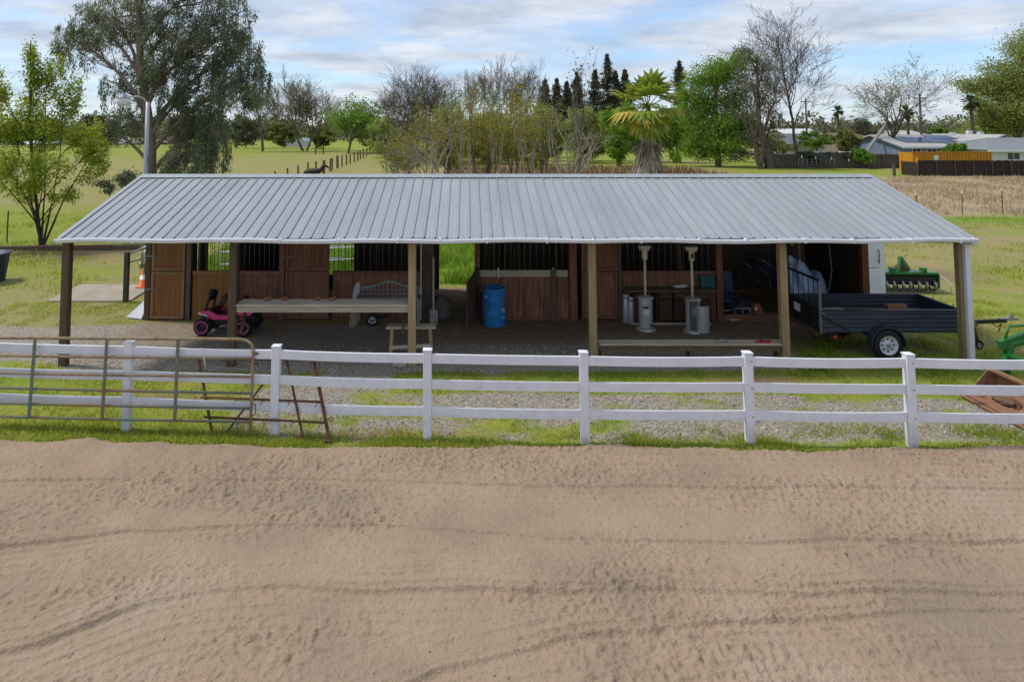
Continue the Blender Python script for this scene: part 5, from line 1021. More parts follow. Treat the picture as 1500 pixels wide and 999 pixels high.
house('grey_roof_house', 'long house with flat grey roof behind the pole and trees', 125, 1310, 1372, 201, 191.5, 14, beige, wroof, 'side')
house('slate_house', 'low house with slate grey roof behind the grey board fence', 108, 1142, 1212, 209, 196, 12, whitew, sroof, 'side', ((1150, 1158, 212, 219),))
house('far_white_house', 'small far house with white roof beside the bare tall tree', 140, 1150, 1205, 196, 189, 10, beige, whitew, 'side')
for i, (x0, x1, ye, yr, lab) in enumerate(((-40, 78, 211, 206, 'long low white shed across the far field'), (108, 158, 209, 204.5, 'pale blue-grey farm shed across the far field'), (162, 180, 210, 203, 'short white farm shed with tall roof'), (192, 206, 209, 201, 'tan farmhouse behind the tall leafy tree'), (231, 246, 208, 200, 'red-brown farmhouse behind the tall leafy tree'))):
    house('farm_shed', lab, 205 + i * 3, x0, x1, ye, yr, 9, (whitew, lblue, whitew, beige, mat('barn_red', (.22, .07, .05), (.18, .05, .04), 1, .8))[i], (whitew, groof, whitew, broof, broof)[i], 'side')
house('pyramid_hut', 'small hut with steep pale blue-grey roof among far trees', 190, 415, 446, 208, 195, 9, whitew, mat('pale_blue_roof', (.34, .40, .46), (.3, .35, .41), 1, .7), 'front', over=.2)
for px, yt, Y, lab in ((1180, 144, 120, 'wooden utility pole beside the tall bare tree'), (1347, 138, 100, 'wooden utility pole rising behind the gabled houses')):
    p = pt(px, yt, Y); t = thing('utility_pole', lab, 'utility pole', (p.x, Y, 0)); MB().tube([(0, 0, 0), (0, 0, p.z)], [.19, .13], 10).build('pole', wood('pole_wood', (.16, .14, .125), (.1, .088, .08)), t); MB().b2((-.9, -.08, p.z - .7), (.9, .08, p.z - .55)).build('cross_arm', MATS['pole_wood'], t)
a, b = pt(1272, 219, 96), pt(1299, 180, 98); tag(MB().tube([(a.x, 96, 0), a, b], [.26, .24, .2], 10).build('leaning_pole', mat('pale_pole', (.34, .32, .31), (.27, .255, .25), 2, .9)), 'pale bare pole leaning across the gabled house', 'pole')
p = gp(1291, 238); tag(MB().box((p.x, p.y + 1.5, 1.6), (1.3, .15, 1.3), (R(-30), R(20), 0)).build('plywood_sheet', mat('raw_plywood', (.42, .32, .22), (.36, .27, .18), 2, .8)), 'tan plywood sheet propped above the grey fence', 'sheet')
for i, (px, w) in enumerate(((1206, 4.2), (1243, 4.0))):
    p = pt(px, 219, 97); t = thing('parked_car', ('silver' if i == 0 else 'white') + ' car parked behind the grey board fence', 'car', (p.x, 97, 0)); m_ = M['steel'] if i == 0 else M['whitemetal']
    MB().prism([(-2.1, .35), (2.1, .35), (2.15, .8), (1.5, .95), (-1.3, 1.0), (-2.1, .9)], -.85, .85).build('body', m_, t, bevel=.08); MB().prism([(-1.6, .95), (1.1, .95), (.5, 1.55), (-1.1, 1.58)], -.78, .78).build('cabin', MATS['window_glass'], t, bevel=.05); MB().prism([(-1.12, 1.56), (.52, 1.54), (.45, 1.62), (-1.05, 1.64)], -.74, .74).build('roof', m_, t)
    for x in (-1.3, 1.35):
        for y, fc in ((-.8, -1), (.8, 1)): wheel(t, (x, y, .33), .33, .2, .2, M['steel'], face=fc)

# ------------------------------------------------------------------ TREES
def seg_mesh(P0, P1, R0, R1, n):
    D = P1 - P0; Ln = np.linalg.norm(D, axis=1, keepdims=True) + 1e-9; D = D / Ln
    ref = np.where(np.abs(D[:, 2:3]) > .9, np.array([[1., 0, 0]]), np.array([[0, 0, 1.]])); A = np.cross(D, ref); A /= np.linalg.norm(A, axis=1, keepdims=True); B = np.cross(D, A)
    t = np.arange(n) * 2 * math.pi / n; C = A[:, None] * np.cos(t)[None, :, None] + B[:, None] * np.sin(t)[None, :, None]
    V = np.concatenate([P0[:, None] + C * R0[:, None, None], (P1 + D * R1[:, None] * .3)[:, None] + C * R1[:, None, None]], 1)
    k = np.arange(n); q = np.stack([k, (k + 1) % n, n + (k + 1) % n, n + k], -1); F = (np.arange(len(P0)) * 2 * n)[:, None, None] + q[None]
    return V.reshape(-1, 3), F.reshape(-1, 4)
def wood_mesh(name, segs, m, parent):
    S = np.array([[*s[0], *s[1], s[2], s[3]] for s in segs]); big = S[:, 6] > np.percentile(S[:, 6], 80); Vs, Fs, off = [], [], 0
    for sel, n in ((big, 7), (~big, 3)):
        if sel.any():
            V, Fc = seg_mesh(S[sel, 0:3], S[sel, 3:6], S[sel, 6], S[sel, 7], n); Vs.append(V); Fs.append(Fc + off); off += len(V)
    return link(name, fast_mesh(name, np.concatenate(Vs), np.concatenate(Fs), True), m, parent)
def leaf_mesh(name, P, size, m, parent, rng, droop=0., aspect=.5):
    n = len(P); d = rng.normal(size=(n, 3)); d[:, 2] -= droop * 2.2; d /= np.linalg.norm(d, axis=1, keepdims=True); r = rng.normal(size=(n, 3)); s = np.cross(d, r); s /= np.linalg.norm(s, axis=1, keepdims=True) + 1e-9
    l = size * rng.uniform(.6, 1.3, (n, 1)); w = l * aspect
    nrm = np.cross(d, s); V = np.stack([P, P + d * l * .45 + s * w * .5 + nrm * l * .06, P + d * l, P + d * l * .45 - s * w * .5 + nrm * l * .06], 1)
    return link(name, fast_mesh(name, V, np.arange(n * 4).reshape(-1, 4)), m, parent)
def grow(rng, levels, split=(2, 4), spread=.6, up=.25, ratio=.72, wig=.16, trunk=.25, stems=1, r0=.014, leader=False, limbs=5, lean=(0, 0)):
    """recursive branching in unit space; returns segments and twig points"""
    segs, tips = [], []
    def turn(d, s, a):
        u = np.cross(d, [0.31, .23, .9]); u /= np.linalg.norm(u) + 1e-9; v = np.cross(d, u); return d * math.cos(s) + (u * math.cos(a) + v * math.sin(a)) * math.sin(s)
    def br(p, d, L, r, lev):
        k = 4 if lev > 1 else 2; pts = [p]; rs = [r]
        for i in range(k):
            d = d + rng.normal(size=3) * wig + np.array([0, 0, up * .35]); d = d / np.linalg.norm(d); p = p + d * L / k; pts.append(p); rs.append(r * (1 - .45 * (i + 1) / k))
        for i in range(k): segs.append((pts[i], pts[i + 1], rs[i], rs[i + 1]))
        if lev == 0: tips.extend(pts[1:]); return
        if lev == 1: tips.extend(pts[1:])
        m = rng.integers(split[0], split[1] + 1); a0 = rng.uniform(0, 6.28)
        br(pts[-1], turn(d, spread * .25, rng.uniform(0, 6.28)), L * ratio, rs[-1] * .95, lev - 1)
        for j in range(m):
            i = max(1, k - j % k - (0 if lev < 2 else rng.integers(0, 2))); br(pts[i], turn(d, spread * rng.uniform(.7, 1.25), a0 + 2.4 * j), L * ratio * rng.uniform(.7, 1.05), rs[i] * rng.uniform(.5, .7), lev - 1)
    for s in range(stems):
        a = 2 * math.pi * s / max(stems, 1) + rng.uniform(0, 1); t = 0 if stems == 1 else rng.uniform(.2, .45); p = np.array([math.cos(a), math.sin(a), 0]) * (.015 if stems > 1 else 0); d = np.array([math.cos(a) * t + lean[0], math.sin(a) * t + lean[1], 1.]); d /= np.linalg.norm(d); n = 12 if leader else 6; L = trunk * rng.uniform(.85, 1.15) * (2.4 if leader else 1); r = r0; pts = []
        for i in range(n):
            d = d + rng.normal(size=3) * wig * .35; d[2] += .08; d /= np.linalg.norm(d); q = p + d * L / n; r2 = r * (.90 if leader else .96); segs.append((p, q, r, r2)); pts.append((q, d, r2)); p, r = q, r2
        a0 = rng.uniform(0, 6.28)
        if leader:
            for i in range(3, n):
                for j in range(2):
                    q, dd, rr_ = pts[i]; f = 1 - .55 * i / n; br(q, turn(dd, spread * rng.uniform(.9, 1.3), a0 + 2.4 * (2 * i + j)), L * .30 * f * rng.uniform(.7, 1.15), rr_ * .5, levels - 2)
            br(p, d, L * .22, r, levels - 2)
        else:
            for j in range(limbs): q, dd, rr_ = pts[-1 - (j % 3)]; br(q, turn(dd, spread * rng.uniform(.5, 1.15) * (1 if j else .3), a0 + 2.4 * j), trunk * rng.uniform(.8, 1.2), rr_ * rng.uniform(.6, .8), levels - 1)
    return segs, tips
def fit(segs, tips, h, w, dpt=None):
    """scale the unit tree to its real height and crown width"""
    T = np.array(tips); S0 = np.array([s[0] for s in segs]); S1 = np.array([s[1] for s in segs]); al = np.concatenate([S0, S1]); mx = np.percentile(al[:, 2], 99.5); cx = np.percentile(al[:, 0], 1), np.percentile(al[:, 0], 99); cy = np.percentile(al[:, 1], 1), np.percentile(al[:, 1], 99)
    sx, sy, sz = w / (cx[1] - cx[0]), (dpt or w) / (cy[1] - cy[0]), h / mx; k = np.array([sx, sy, sz])
    return [(a * k, b * k, c * sz, d * sz) for (a, b, c, d) in segs], T * k
def tree(name, label, px, Y, yt, wpx, seed, leaf=None, size=.1, per=6, jit=.25, bark='twig', levels=4, group=None, base=None, droop_leaf=0., aspect=.5, cat='tree', keep=1.0, minr=.004, low=0, **kw):
    rng = np.random.default_rng(seed); b = pt(px, 200, Y); h = pt(px, yt, Y).z; s = F / Y; t = thing(name, label, cat, (b.x, Y, 0), 0, group)
    segs, tips = fit(*grow(rng, levels, **kw), h, wpx / s)
    segs = [(a, b_, max(c, minr), max(d, minr * .7)) for a, b_, c, d in segs]; wood_mesh('trunk', segs, M[bark] if isinstance(bark, str) else bark, t)
    if leaf is not None:
        if keep < 1: tips = tips[rng.random(len(tips)) < keep]
        P = np.repeat(tips, per, 0); P = P + rng.normal(size=P.shape) * jit
        P = P[P[:, 2] > .1]; leaf_mesh('crown', P, size, leaf, t, rng, droop_leaf, aspect)
    return t
def clump_tree(name, label, px, Y, clumps, trunk_pts, r0, seed, leaf, size, n, bark, droop=0., aspect=.4, dz=1.0, limbs=True, cat='tree', strands=0):
    """clumps: (px, py, rx_px, ry_px, weight) outlines of leaf masses; trunk_pts: pixels of the trunk line"""
    rng = np.random.default_rng(seed); s = F / Y; T = [np.array(pt(x, y, Y)) for x, y in trunk_pts]; T[0][2] = -.1; root = np.array([T[0][0], Y, 0.]); t = thing(name, label, cat, root); T = [p - root for p in T]; segs = []
    m = len(T) - 1
    def q(u):
        i = min(int(u * m), m - 1); f = u * m - i; return T[i] * (1 - f) + T[i + 1] * f
    N = 28
    for i in range(N): segs.append((q(i / N), q((i + 1) / N), r0 * (1 - .75 * i / N), r0 * (1 - .75 * (i + 1) / N)))
    LP = []; tot = sum(c[4] for c in clumps)
    for cx, cy, rx, ry, wgt in clumps:
        c = np.array(pt(cx, cy, Y)) - root; c[1] += rng.uniform(-1, 1) * dz * 1.6; R3 = np.array([rx / s, max(rx / s, .5) * dz, ry / s])
        zt = np.clip((c[2] - R3[2] - .5 * abs(c[0])) / T[-1][2], .12, .92); a = q(zt); ctl = (a + c) / 2 + np.array([0, 0, .25 * abs(c[0] - a[0])]); pts = [a * (1 - u) ** 2 + 2 * ctl * u * (1 - u) + c * u * u for u in np.linspace(0, 1, 8)]; r1 = r0 * .38
        for i in range(7): segs.append((pts[i], pts[i + 1], r1 * (1 - i / 8.5), r1 * (1 - (i + 1) / 8.5)))
        k = int(n * wgt / tot); nt = max(5, k // 60); tw = []
        for j in range(nt):
            d = rng.normal(size=3); d /= np.linalg.norm(d); e = c + d * R3 * rng.uniform(.45, 1.0) ** .6; b0 = pts[rng.integers(3, 8)]; mid = (b0 + e) / 2 + rng.normal(size=3) * .12 * R3
            segs += [(b0, mid, r0 * .10, r0 * .06), (mid, e, r0 * .06, r0 * .02)]
            if strands: f = e + np.array([0, 0, -rng.uniform(.3, 1) * strands]); segs.append((e, f, r0 * .02, r0 * .01)); tw.append((e, f, R3))
            else: tw.append((mid, e, R3))
        for (e, f, r3) in tw:
            u = rng.random((60, 1)); P = e * (1 - u) + f * u + rng.normal(size=(60, 3)) * r3 * (.065 if strands else .17); LP.append(P)
    wood_mesh('trunk', segs, bark, t); P = np.concatenate(LP); leaf_mesh('crown', P, size, leaf, t, rng, droop, aspect); return t

LF = dict(
    euc=leafmat('eucalyptus_leaf', (.15, .185, .10), (.30, .315, .19), (.21, .24, .135), .5),
    young=leafmat('spring_leaf', (.27, .36, .03), (.44, .47, .06), (.34, .41, .04), .55),
    green=leafmat('bright_leaf', (.13, .25, .025), (.24, .35, .05), (.18, .30, .035), .45),
    willow=leafmat('willow_leaf', (.17, .31, .025), (.28, .40, .05), (.21, .35, .035), .5),
    olive=leafmat('olive_leaf', (.17, .185, .045), (.30, .30, .08), (.24, .245, .06), .45),
    yellow=leafmat('yellow_green_leaf', (.24, .21, .025), (.40, .34, .05), (.31, .28, .035), .5),
    dark=leafmat('dark_leaf', (.045, .065, .028), (.085, .105, .045), (.06, .08, .035), .25),
    conifer=leafmat('conifer_needles', (.05, .075, .042), (.10, .12, .065), (.11, .09, .055), .25),
    grey=leafmat('grey_green_leaf', (.14, .16, .09), (.24, .25, .15), (.19, .20, .12), .35),
    far=leafmat('far_leaf', (.13, .145, .075), (.21, .205, .12), (.17, .17, .095), .35))
# eucalyptus towering behind the barn
EC = [(150, 20, 70, 40, 1.0), (110, 60, 35, 32, .45), (200, -40, 90, 50, 1.0), (235, 40, 60, 45, .9), (290, -15, 60, 45, .9), (300, 55, 62, 45, 1.2), (340, 80, 45, 45, .95), (375, 110, 24, 40, .35), (350, 130, 35, 35, .45), (190, 90, 45, 30, .5), (160, 120, 30, 26, .25), (245, 100, 40, 40, .55), (290, 125, 50, 40, .7), (180, 170, 45, 28, .42), (150, 190, 20, 18, .12), (290, 185, 48, 42, 1.2), (290, 228, 40, 26, .95), (330, 205, 18, 40, .22), (260, 150, 25, 35, .25), (120, 25, 40, 30, .4), (340, 20, 35, 40, .4), (240, -90, 80, 45, .7)]
clump_tree('eucalyptus_tree', 'tall eucalyptus with drooping grey-green foliage behind the yard light', 222, 35, EC, [(221, 327), (221, 260), (222, 200), (214, 150), (205, 90), (203, 20), (215, -60), (225, -110)], .30, 41, LF['euc'], .20, 64000, M['eucbark'], droop=1.0, aspect=.22, dz=.9, strands=1.3)
clump_tree('eucalyptus_sapling', 'small drooping grey-green sapling at the foot of the eucalyptus', 185, 33, [(182, 262, 22, 14, 1), (165, 268, 14, 10, .5), (200, 272, 12, 14, .5)], [(200, 335), (192, 290), (182, 256)], .05, 43, LF['grey'], .22, 1600, M['eucbark'], droop=.8, aspect=.25)
# young spring-green tree left
for i in range(1):
    YC = [(45, 95, 17, 45, .8), (70, 110, 18, 40, .6), (22, 130, 22, 35, .7), (95, 145, 20, 45, .8), (40, 160, 30, 35, .9), (100, 195, 28, 30, .8), (10, 180, 22, 30, .7), (65, 190, 30, 35, .9), (125, 220, 24, 24, .6), (20, 235, 32, 30, .8), (90, 245, 34, 28, .8), (135, 245, 18, 16, .35), (-10, 225, 25, 40, .6), (55, 265, 28, 22, .4), (15, 285, 25, 18, .3), (95, 285, 22, 14, .25)]
    clump_tree('young_tree', 'slender multi-stemmed tree with bright spring-green leaves on the lawn', 62, 28.3, YC, [(60, 361), (57, 330), (50, 270), (44, 200), (44, 130), (45, 60)], .075, 45, LF['young'], .12, 23000, mat('dark_bark', (.06, .045, .034), (.035, .027, .02), 3, .95, bump=.4), aspect=.5)
ob = bpy.data.objects.get('young_tree'); rng = np.random.default_rng(8); segs = []
for path in ([(62, 360), (78, 290), (88, 230), (92, 160), (96, 110)], [(61, 360), (45, 290), (28, 230), (20, 170)], [(63, 360), (95, 290), (125, 240)], [(60, 360), (66, 280), (66, 200), (68, 120)]):
    P = [np.array(pt(x, y, 28.3)) - np.array(ob.location) for x, y in path]; P[0][2] = 0; r = .05
    for k in range(len(P) - 1):
        for j in range(5):
            a, b = P[k] + (P[k + 1] - P[k]) * j / 5, P[k] + (P[k + 1] - P[k]) * (j + 1) / 5; r2 = r * .92; segs.append((a, b, r, r2)); r = r2
wood_mesh('stem', segs, MATS['dark_bark'], ob)
# middle distance
FT = mat('fine_twig', (.17, .135, .11), (.12, .095, .08), 2, .95)
tree('pale_willow', 'half-bare tan willow on the far paddock beside the eucalyptus', 385, 150, 126, 78, 51, LF['olive'], .35, 1, .4, FT, keep=.5, levels=6, split=(2, 2), spread=.5, up=.35, ratio=.76, minr=.022, trunk=.16)
tree('bare_tree', 'wide bare tree with pale green haze near the small hut', 447, 152, 113, 100, 52, LF['olive'], .3, 1, .5, FT, keep=.25, levels=6, split=(2, 3), spread=.48, up=.35, ratio=.76, minr=.022, trunk=.18, stems=2)
tree('round_green_tree', 'round fresh-green tree standing alone in the far paddock', 511, 138, 148, 80, 53, LF['green'], .5, 3, .6, levels=5, split=(2, 3), spread=.62, up=.15, ratio=.76, trunk=.2, r0=.018)
tree('bare_brown_tree', 'dense bare brown tree beside the scrub row', 612, 100, 104, 125, 54, None, bark=FT, levels=7, split=(2, 2), spread=.5, up=.3, ratio=.79, minr=.016, stems=3, limbs=4, trunk=.14)
tree('bare_tree', 'tall fine-twigged bare tree rising behind the scrub row', 705, 115, 90, 90, 55, None, bark=FT, levels=7, split=(2, 2), spread=.40, up=.45, ratio=.79, minr=.016, trunk=.2)
tree('bare_tree', 'second fine-twigged bare tree behind the scrub row', 760, 118, 97, 80, 56, None, bark=FT, levels=7, split=(2, 2), spread=.40, up=.45, ratio=.79, minr=.016, trunk=.2)
# bushes
def bush(name, label, px, Y, yt, wpx, hpx, seed, leaf, n, size, group=None):
    rng = np.random.default_rng(seed); cl = []
    for k in range(16):
        a = 2.4 * k; r = .92 * math.sqrt((k + .5) / 16); cl.append((px + wpx * .42 * r * math.cos(a) + rng.normal() * wpx * .03, yt + hpx * .5 - hpx * .42 * r * math.sin(a), wpx * .16 * rng.uniform(.7, 1.4), hpx * .15 * rng.uniform(.7, 1.4), 1))
    yb = 190 + 4.79 / Y * 1000; return clump_tree(name, label, px, Y, cl, [(px, yb), (px + 2, (yb + yt) / 2), (px, yt + hpx * .3)], .12, seed, leaf, size, n, M['twig'], aspect=.55, cat='bush')
LF['spring'] = leafmat('soft_spring_leaf', (.26, .32, .07), (.42, .44, .13), (.33, .38, .095), .55)
bush('leafy_bush', 'light green bush between bare brown tree and scrub', 665, 92, 148, 85, 95, 61, LF['spring'], 8000, .30)
bush('leafy_bush', 'broad yellow-green bush behind the scrub row', 725, 96, 152, 110, 95, 62, LF['spring'], 9000, .32)
bush('leafy_bush', 'rounded pale green bush beside the pale bare shrub', 795, 94, 145, 90, 98, 63, LF['spring'], 8500, .30)
bush('leafy_bush', 'soft green bush in front of the conifers', 858, 98, 148, 95, 92, 64, LF['spring'], 8500, .32)
bush('leafy_bush', 'light green bush just beside the fan palm', 908, 90, 146, 80, 98, 65, LF['willow'], 8500, .30)
bush('leafy_bush', 'soft spring-green bush showing behind the fan palm skirt', 947, 101, 158, 90, 78, 66, LF['spring'], 7500, .32)
bush('leafy_bush', 'soft spring-green bush between fan palm and willow', 990, 99, 142, 70, 98, 67, LF['willow'], 7000, .32)
bush('leafy_bush', 'low olive bush between the tall bare tree and the willow', 1120, 100, 190, 90, 48, 68, LF['olive'], 6000, .3)
bush('leafy_bush', 'pale green bush between round green tree and bare brown tree', 563, 118, 168, 60, 62, 69, LF['spring'], 5500, .34)
for i, (px, w) in enumerate(((690, 60), (745, 70), (800, 60), (860, 70), (905, 50), (650, 50))):
    bush('dark_understory', 'low dark evergreen shrub under the light bushes', px, 104, 198, w, 34, 70 + i, LF['dark'], 2600, .3, 'x')['group'] = 'dark shrubs under the light bushes'
# scrub saplings with yellow-green leaves just beyond the barn
SX = [(572, 200, 34), (600, 185, 45), (628, 150, 40), (655, 138, 48), (682, 122, 44), (705, 128, 50), (728, 112, 42), (752, 116, 46), (775, 130, 44), (795, 150, 40)]
for i, (px, yt, w) in enumerate(SX):
    tree('scrub_sapling', 'thin upright sapling with yellow-green leaves in the scrub row', px, 44 + (i * 7) % 11, yt, w, 100 + i, LF['yellow'] if i % 3 else LF['olive'], .17, 3, .25, 'twig' if i % 2 else 'palebark', levels=4, group='scrub saplings beyond the barn', keep=.75, stems=2, limbs=4, split=(1, 2), spread=.5, up=.45, ratio=.75, trunk=.30, r0=.010)
for i, (px, yt, w, hh, lab) in enumerate(((598, 196, 60, 60, 'low yellow-green bush at the open end of the scrub row'), (655, 176, 75, 80, 'yellow-green bush before the low sprawling shrub'), (715, 165, 80, 90, 'dense yellow-green bush in the middle of the scrub row'), (775, 178, 70, 75, 'yellow-green bush beside the spreading bare shrub'))): bush('scrub_bush', lab, px, 56, yt, w, hh, 460 + i, LF['yellow'], 3800, .17)
for i, (px, yt, w, lab) in enumerate(((838, 142, 110, 'spreading bare shrub with pale grey branches near the palm'), (640, 165, 120, 'low sprawling bare shrub with pale branches in the scrub row'), (585, 205, 80, 'small bare leaning shrub at the scrub row end'))):
    tree('bare_shrub', lab, px, 40 + 3 * i, yt, w, 130 + i, None, bark='palebark', levels=4, split=(1, 2), limbs=4, spread=.65, up=.14, ratio=.82, stems=3, trunk=.26, r0=.016, minr=.008, wig=.24)
tree('tall_sapling', 'tall spindly sapling with a few dark leaves before the conifers', 850, 46, 74, 42, 140, LF['dark'], .2, 2, .2, 'twig', levels=3, keep=.5, stems=1, spread=.4, up=.8, ratio=.6, trunk=.5, r0=.012)
# conifers
def conifer(px, yt, wpx, seed, label):
    Y = 190; rng = np.random.default_rng(seed); b = pt(px, 200, Y); h = pt(px, yt, Y).z; w = wpx * 1.9 / (F / Y); t = thing('conifer_tree', label, 'conifer', (b.x, Y, 0)); segs = [(np.array([0, 0, h * i / 10]), np.array([0, 0, h * (i + 1) / 10]), .45 * (1 - i / 10.2), .45 * (1 - (i + 1) / 10.2)) for i in range(10)]; LP = []
    for k in range(240):
        u = rng.uniform(.2, .99); a = rng.uniform(0, 6.28); L = min(.40 * h * (1 - u), w * .42) * rng.uniform(.5, 1.15) + .08; p = np.array([0, 0, h * u]); e = p + np.array([math.cos(a) * L, math.sin(a) * L, -.12 * L + rng.uniform(-.2, .4)]); segs.append((p, e, .08, .02)); s = rng.random((34, 1)); LP.append(p + (e - p) * s + rng.normal(size=(34, 3)) * np.array([.22, .22, .18]) * min(1, 6 * (1 - u) + .2))
    wood_mesh('trunk', segs, M['twig'], t); leaf_mesh('crown', np.concatenate(LP), .55, LF['conifer'], t, rng, .3, .5)
for i, (px, yt, w, lab) in enumerate(((799, 117, 22, 'short conifer at the end of the conifer row by the bare shrub'), (816, 116, 24, 'brown-tinged conifer second in the conifer row'), (831, 120, 22, 'small conifer between two taller conifers'), (846, 105, 26, 'conifer behind the tall spindly sapling'), (873, 103, 30, 'broad conifer next to the tallest conifer'), (891, 79, 34, 'tallest conifer with pointed top in the conifer row'), (903, 104, 26, 'conifer hugging the tallest conifer'), (917, 102, 22, 'slim conifer right behind the fan palm crown'), (997, 88, 16, 'lone dark conifer tip behind the willow'))): conifer(px, yt, w, 200 + i, lab)
# fan palm
def fan_palm():
    Y = 34.5; s = F / Y; b = pt(949, 200, Y); t = thing('fan_palm', 'fan palm with a shaggy skirt of dead fronds behind the barn roof', 'palm', (b.x, Y, 0)); rng = np.random.default_rng(77); zc = pt(950, 158, Y).z
    n = 12; segs = [(np.array([0, 0, zc * i / n]), np.array([.04, 0, zc * (i + 1) / n]), .27 - .012 * i, .27 - .012 * (i + 1)) for i in range(n)]; wood_mesh('trunk', segs, mat('palm_trunk', (.17, .115, .075), (.10, .068, .045), 5, .95, bump=.6), t)
    def frond(a, el, L, m, fr=.62, droop=.35, name='frond', z=zc):
        d = Vector((math.cos(a) * math.cos(el), math.sin(a) * math.cos(el), math.sin(el))); side = d.cross(Vector((0, 0, 1))).normalized(); upv = side.cross(d); o = Vector((0, 0, z)); pe = o + d * L * .5; mb = MB(); mb.tube([o, o + d * L * .3 + Vector((0, 0, .02)), pe], [.028, .02, .014], 5)
        nb = 17; vs, fs = [], []
        for k in range(nb):
            f = (k / (nb - 1) - .5) * 2; th = f * 1.45; dr = d * math.cos(th) + side * math.sin(th) + upv * .10 * (1 if k % 2 else -1); l = L * fr * (1 - .22 * abs(f)) * rng.uniform(.9, 1.08); w = side * math.cos(th) - d * math.sin(th); w = w * l * .10
            m1 = pe + dr * l * .6 - Vector((0, 0, droop * l * .10)); e = pe + dr * l - Vector((0, 0, droop * l * .5)); i = len(vs); fold = upv * l * .02; vs += [pe, m1 - w, m1 + fold, m1 + w, e]; fs += [(i, i + 1, i + 2), (i, i + 2, i + 3), (i + 1, i + 4, i + 2), (i + 2, i + 4, i + 3)]
        mb.add(vs, fs); mb.build(name, m, t)
    gr = mat('palm_green', (.20, .28, .03), (.36, .40, .06), 2, .5, trans=.45, objrand=.2); ye = mat('palm_yellowing', (.50, .41, .05), (.62, .47, .10), 2, .55, trans=.35, objrand=.15); de = mat('palm_dead', (.27, .215, .15), (.17, .135, .10), 4, .9, objrand=.2)
    zs_ = pt(950, 185, Y).z
    for k in range(5): frond(k * 2.4 + .3, R(rng.uniform(50, 80)), rng.uniform(1.7, 2.15), gr)
    for k in range(7): frond(k * .9 + .15, R(rng.uniform(18, 48)), rng.uniform(1.6, 2.1), gr)
    for k in range(6): frond(k * 1.05 + .2, R(rng.uniform(-12, 15)), rng.uniform(1.5, 2.0), gr if k % 3 else ye, droop=.7)
    for k in range(6): frond(k * 1.05 + .6, R(rng.uniform(-55, -25)), rng.uniform(1.4, 1.9), ye if k % 2 else gr, droop=.7)
    for k in range(6): frond(k * 1.05, R(rng.uniform(-82, -68)), rng.uniform(1.3, 1.8), de, droop=.5, name='dead_frond', z=zs_)
    V, Fc = [], []; m_ = 5200; a = rng.uniform(0, 6.28, m_); zs = pt(950, 192, Y).z; z = rng.uniform(.3, zs, m_); r = .36 + .55 * np.sin(np.clip((zs - z) / zs, 0, 1) * 2.2) * rng.uniform(.55, 1.3, m_); l = rng.uniform(.4, 1.5, m_); P = np.stack([r * .75 * np.cos(a), r * .75 * np.sin(a), z], -1); E = np.stack([r * 1.15 * np.cos(a + rng.normal(size=m_) * .06), r * 1.15 * np.sin(a), z - l], -1); E[:, 2] = np.maximum(E[:, 2], .02); w = np.stack([-np.sin(a), np.cos(a), 0 * a], -1) * rng.uniform(.012, .035, (m_, 1))
    link('dead_skirt', fast_mesh('dead_skirt', np.stack([P - w, P + w, E + w * .4, E - w * .4], 1), np.arange(m_ * 4).reshape(-1, 4)), mat('palm_skirt', (.46, .38, .29), (.27, .215, .165), 2, .9, island=.45), t)['kind'] = 'stuff'
fan_palm()
# right-hand trees
WC = [(1040, 105, 32, 28, 1), (1015, 130, 24, 28, .8), (1070, 100, 32, 26, .9), (1050, 145, 40, 32, 1.2), (1020, 175, 28, 34, 1), (1080, 140, 28, 34, .9), (1055, 190, 38, 34, 1.2), (1020, 215, 26, 22, .7), (1085, 185, 26, 28, .8), (1060, 222, 36, 16, .7), (1090, 85, 18, 18, .4)]
clump_tree('willow_tree', 'dense bright green willow beside the fan palm', 1050, 88, WC, [(1052, 244), (1050, 200), (1048, 150), (1050, 100)], .4, 301, LF['willow'], .34, 30000, M['bark'], aspect=.35, droop=.3)
GC = [(1100, 75, 24, 20, .5), (1120, 95, 30, 22, .6), (1105, 115, 28, 22, .6), (1130, 125, 20, 20, .4), (1112, 150, 26, 22, .5), (1135, 165, 16, 30, .5), (1100, 195, 30, 22, .6), (1125, 210, 22, 18, .4), (1090, 230, 26, 10, .3)]
clump_tree('gnarled_tree', 'gnarled grey-olive tree with sprawling trunk left of the tall bare tree'.replace('left of', 'next to'), 1115, 84, GC, [(1130, 246), (1122, 215), (1112, 180), (1110, 130), (1108, 80)], .42, 302, LF['grey'], .30, 7000, M['bark'], aspect=.4)
tree('bare_tree', 'sprawling bare grey tree tangled with the gnarled tree', 1112, 83, 70, 100, 303, None, bark='bark', levels=6, split=(1, 2), spread=.62, up=.10, ratio=.80, stems=2, minr=.012, r0=.013, trunk=.2)
tree('tall_bare_tree', 'very tall bare tree with fine branches above the grey fence', 1168, 90, 3, 128, 311, None, bark=mat('dark_twig', (.085, .068, .057), (.06, .048, .041), 2, .95), levels=6, split=(2, 3), spread=.52, up=.30, ratio=.76, trunk=.5, minr=.017, r0=.021, wig=.12, leader=True, lean=(-.05, 0))
tree('thin_leaf_tree', 'sparse spreading tree with brownish leaves behind the gabled house', 1305, 98, 92, 125, 305, LF['olive'], .26, 1, .35, levels=6, split=(2, 2), keep=.6, spread=.58, up=.16, ratio=.77, trunk=.22, minr=.018, r0=.02)
OC = [(1500, 75, 45, 35, 1), (1470, 110, 40, 28, 1), (1440, 125, 30, 18, .5), (1510, 125, 55, 35, 1.2), (1475, 150, 48, 28, 1.1), (1430, 155, 20, 18, .35), (1455, 180, 40, 20, .8), (1500, 175, 40, 25, .9), (1530, 60, 40, 35, .8), (1420, 195, 25, 12, .3)]
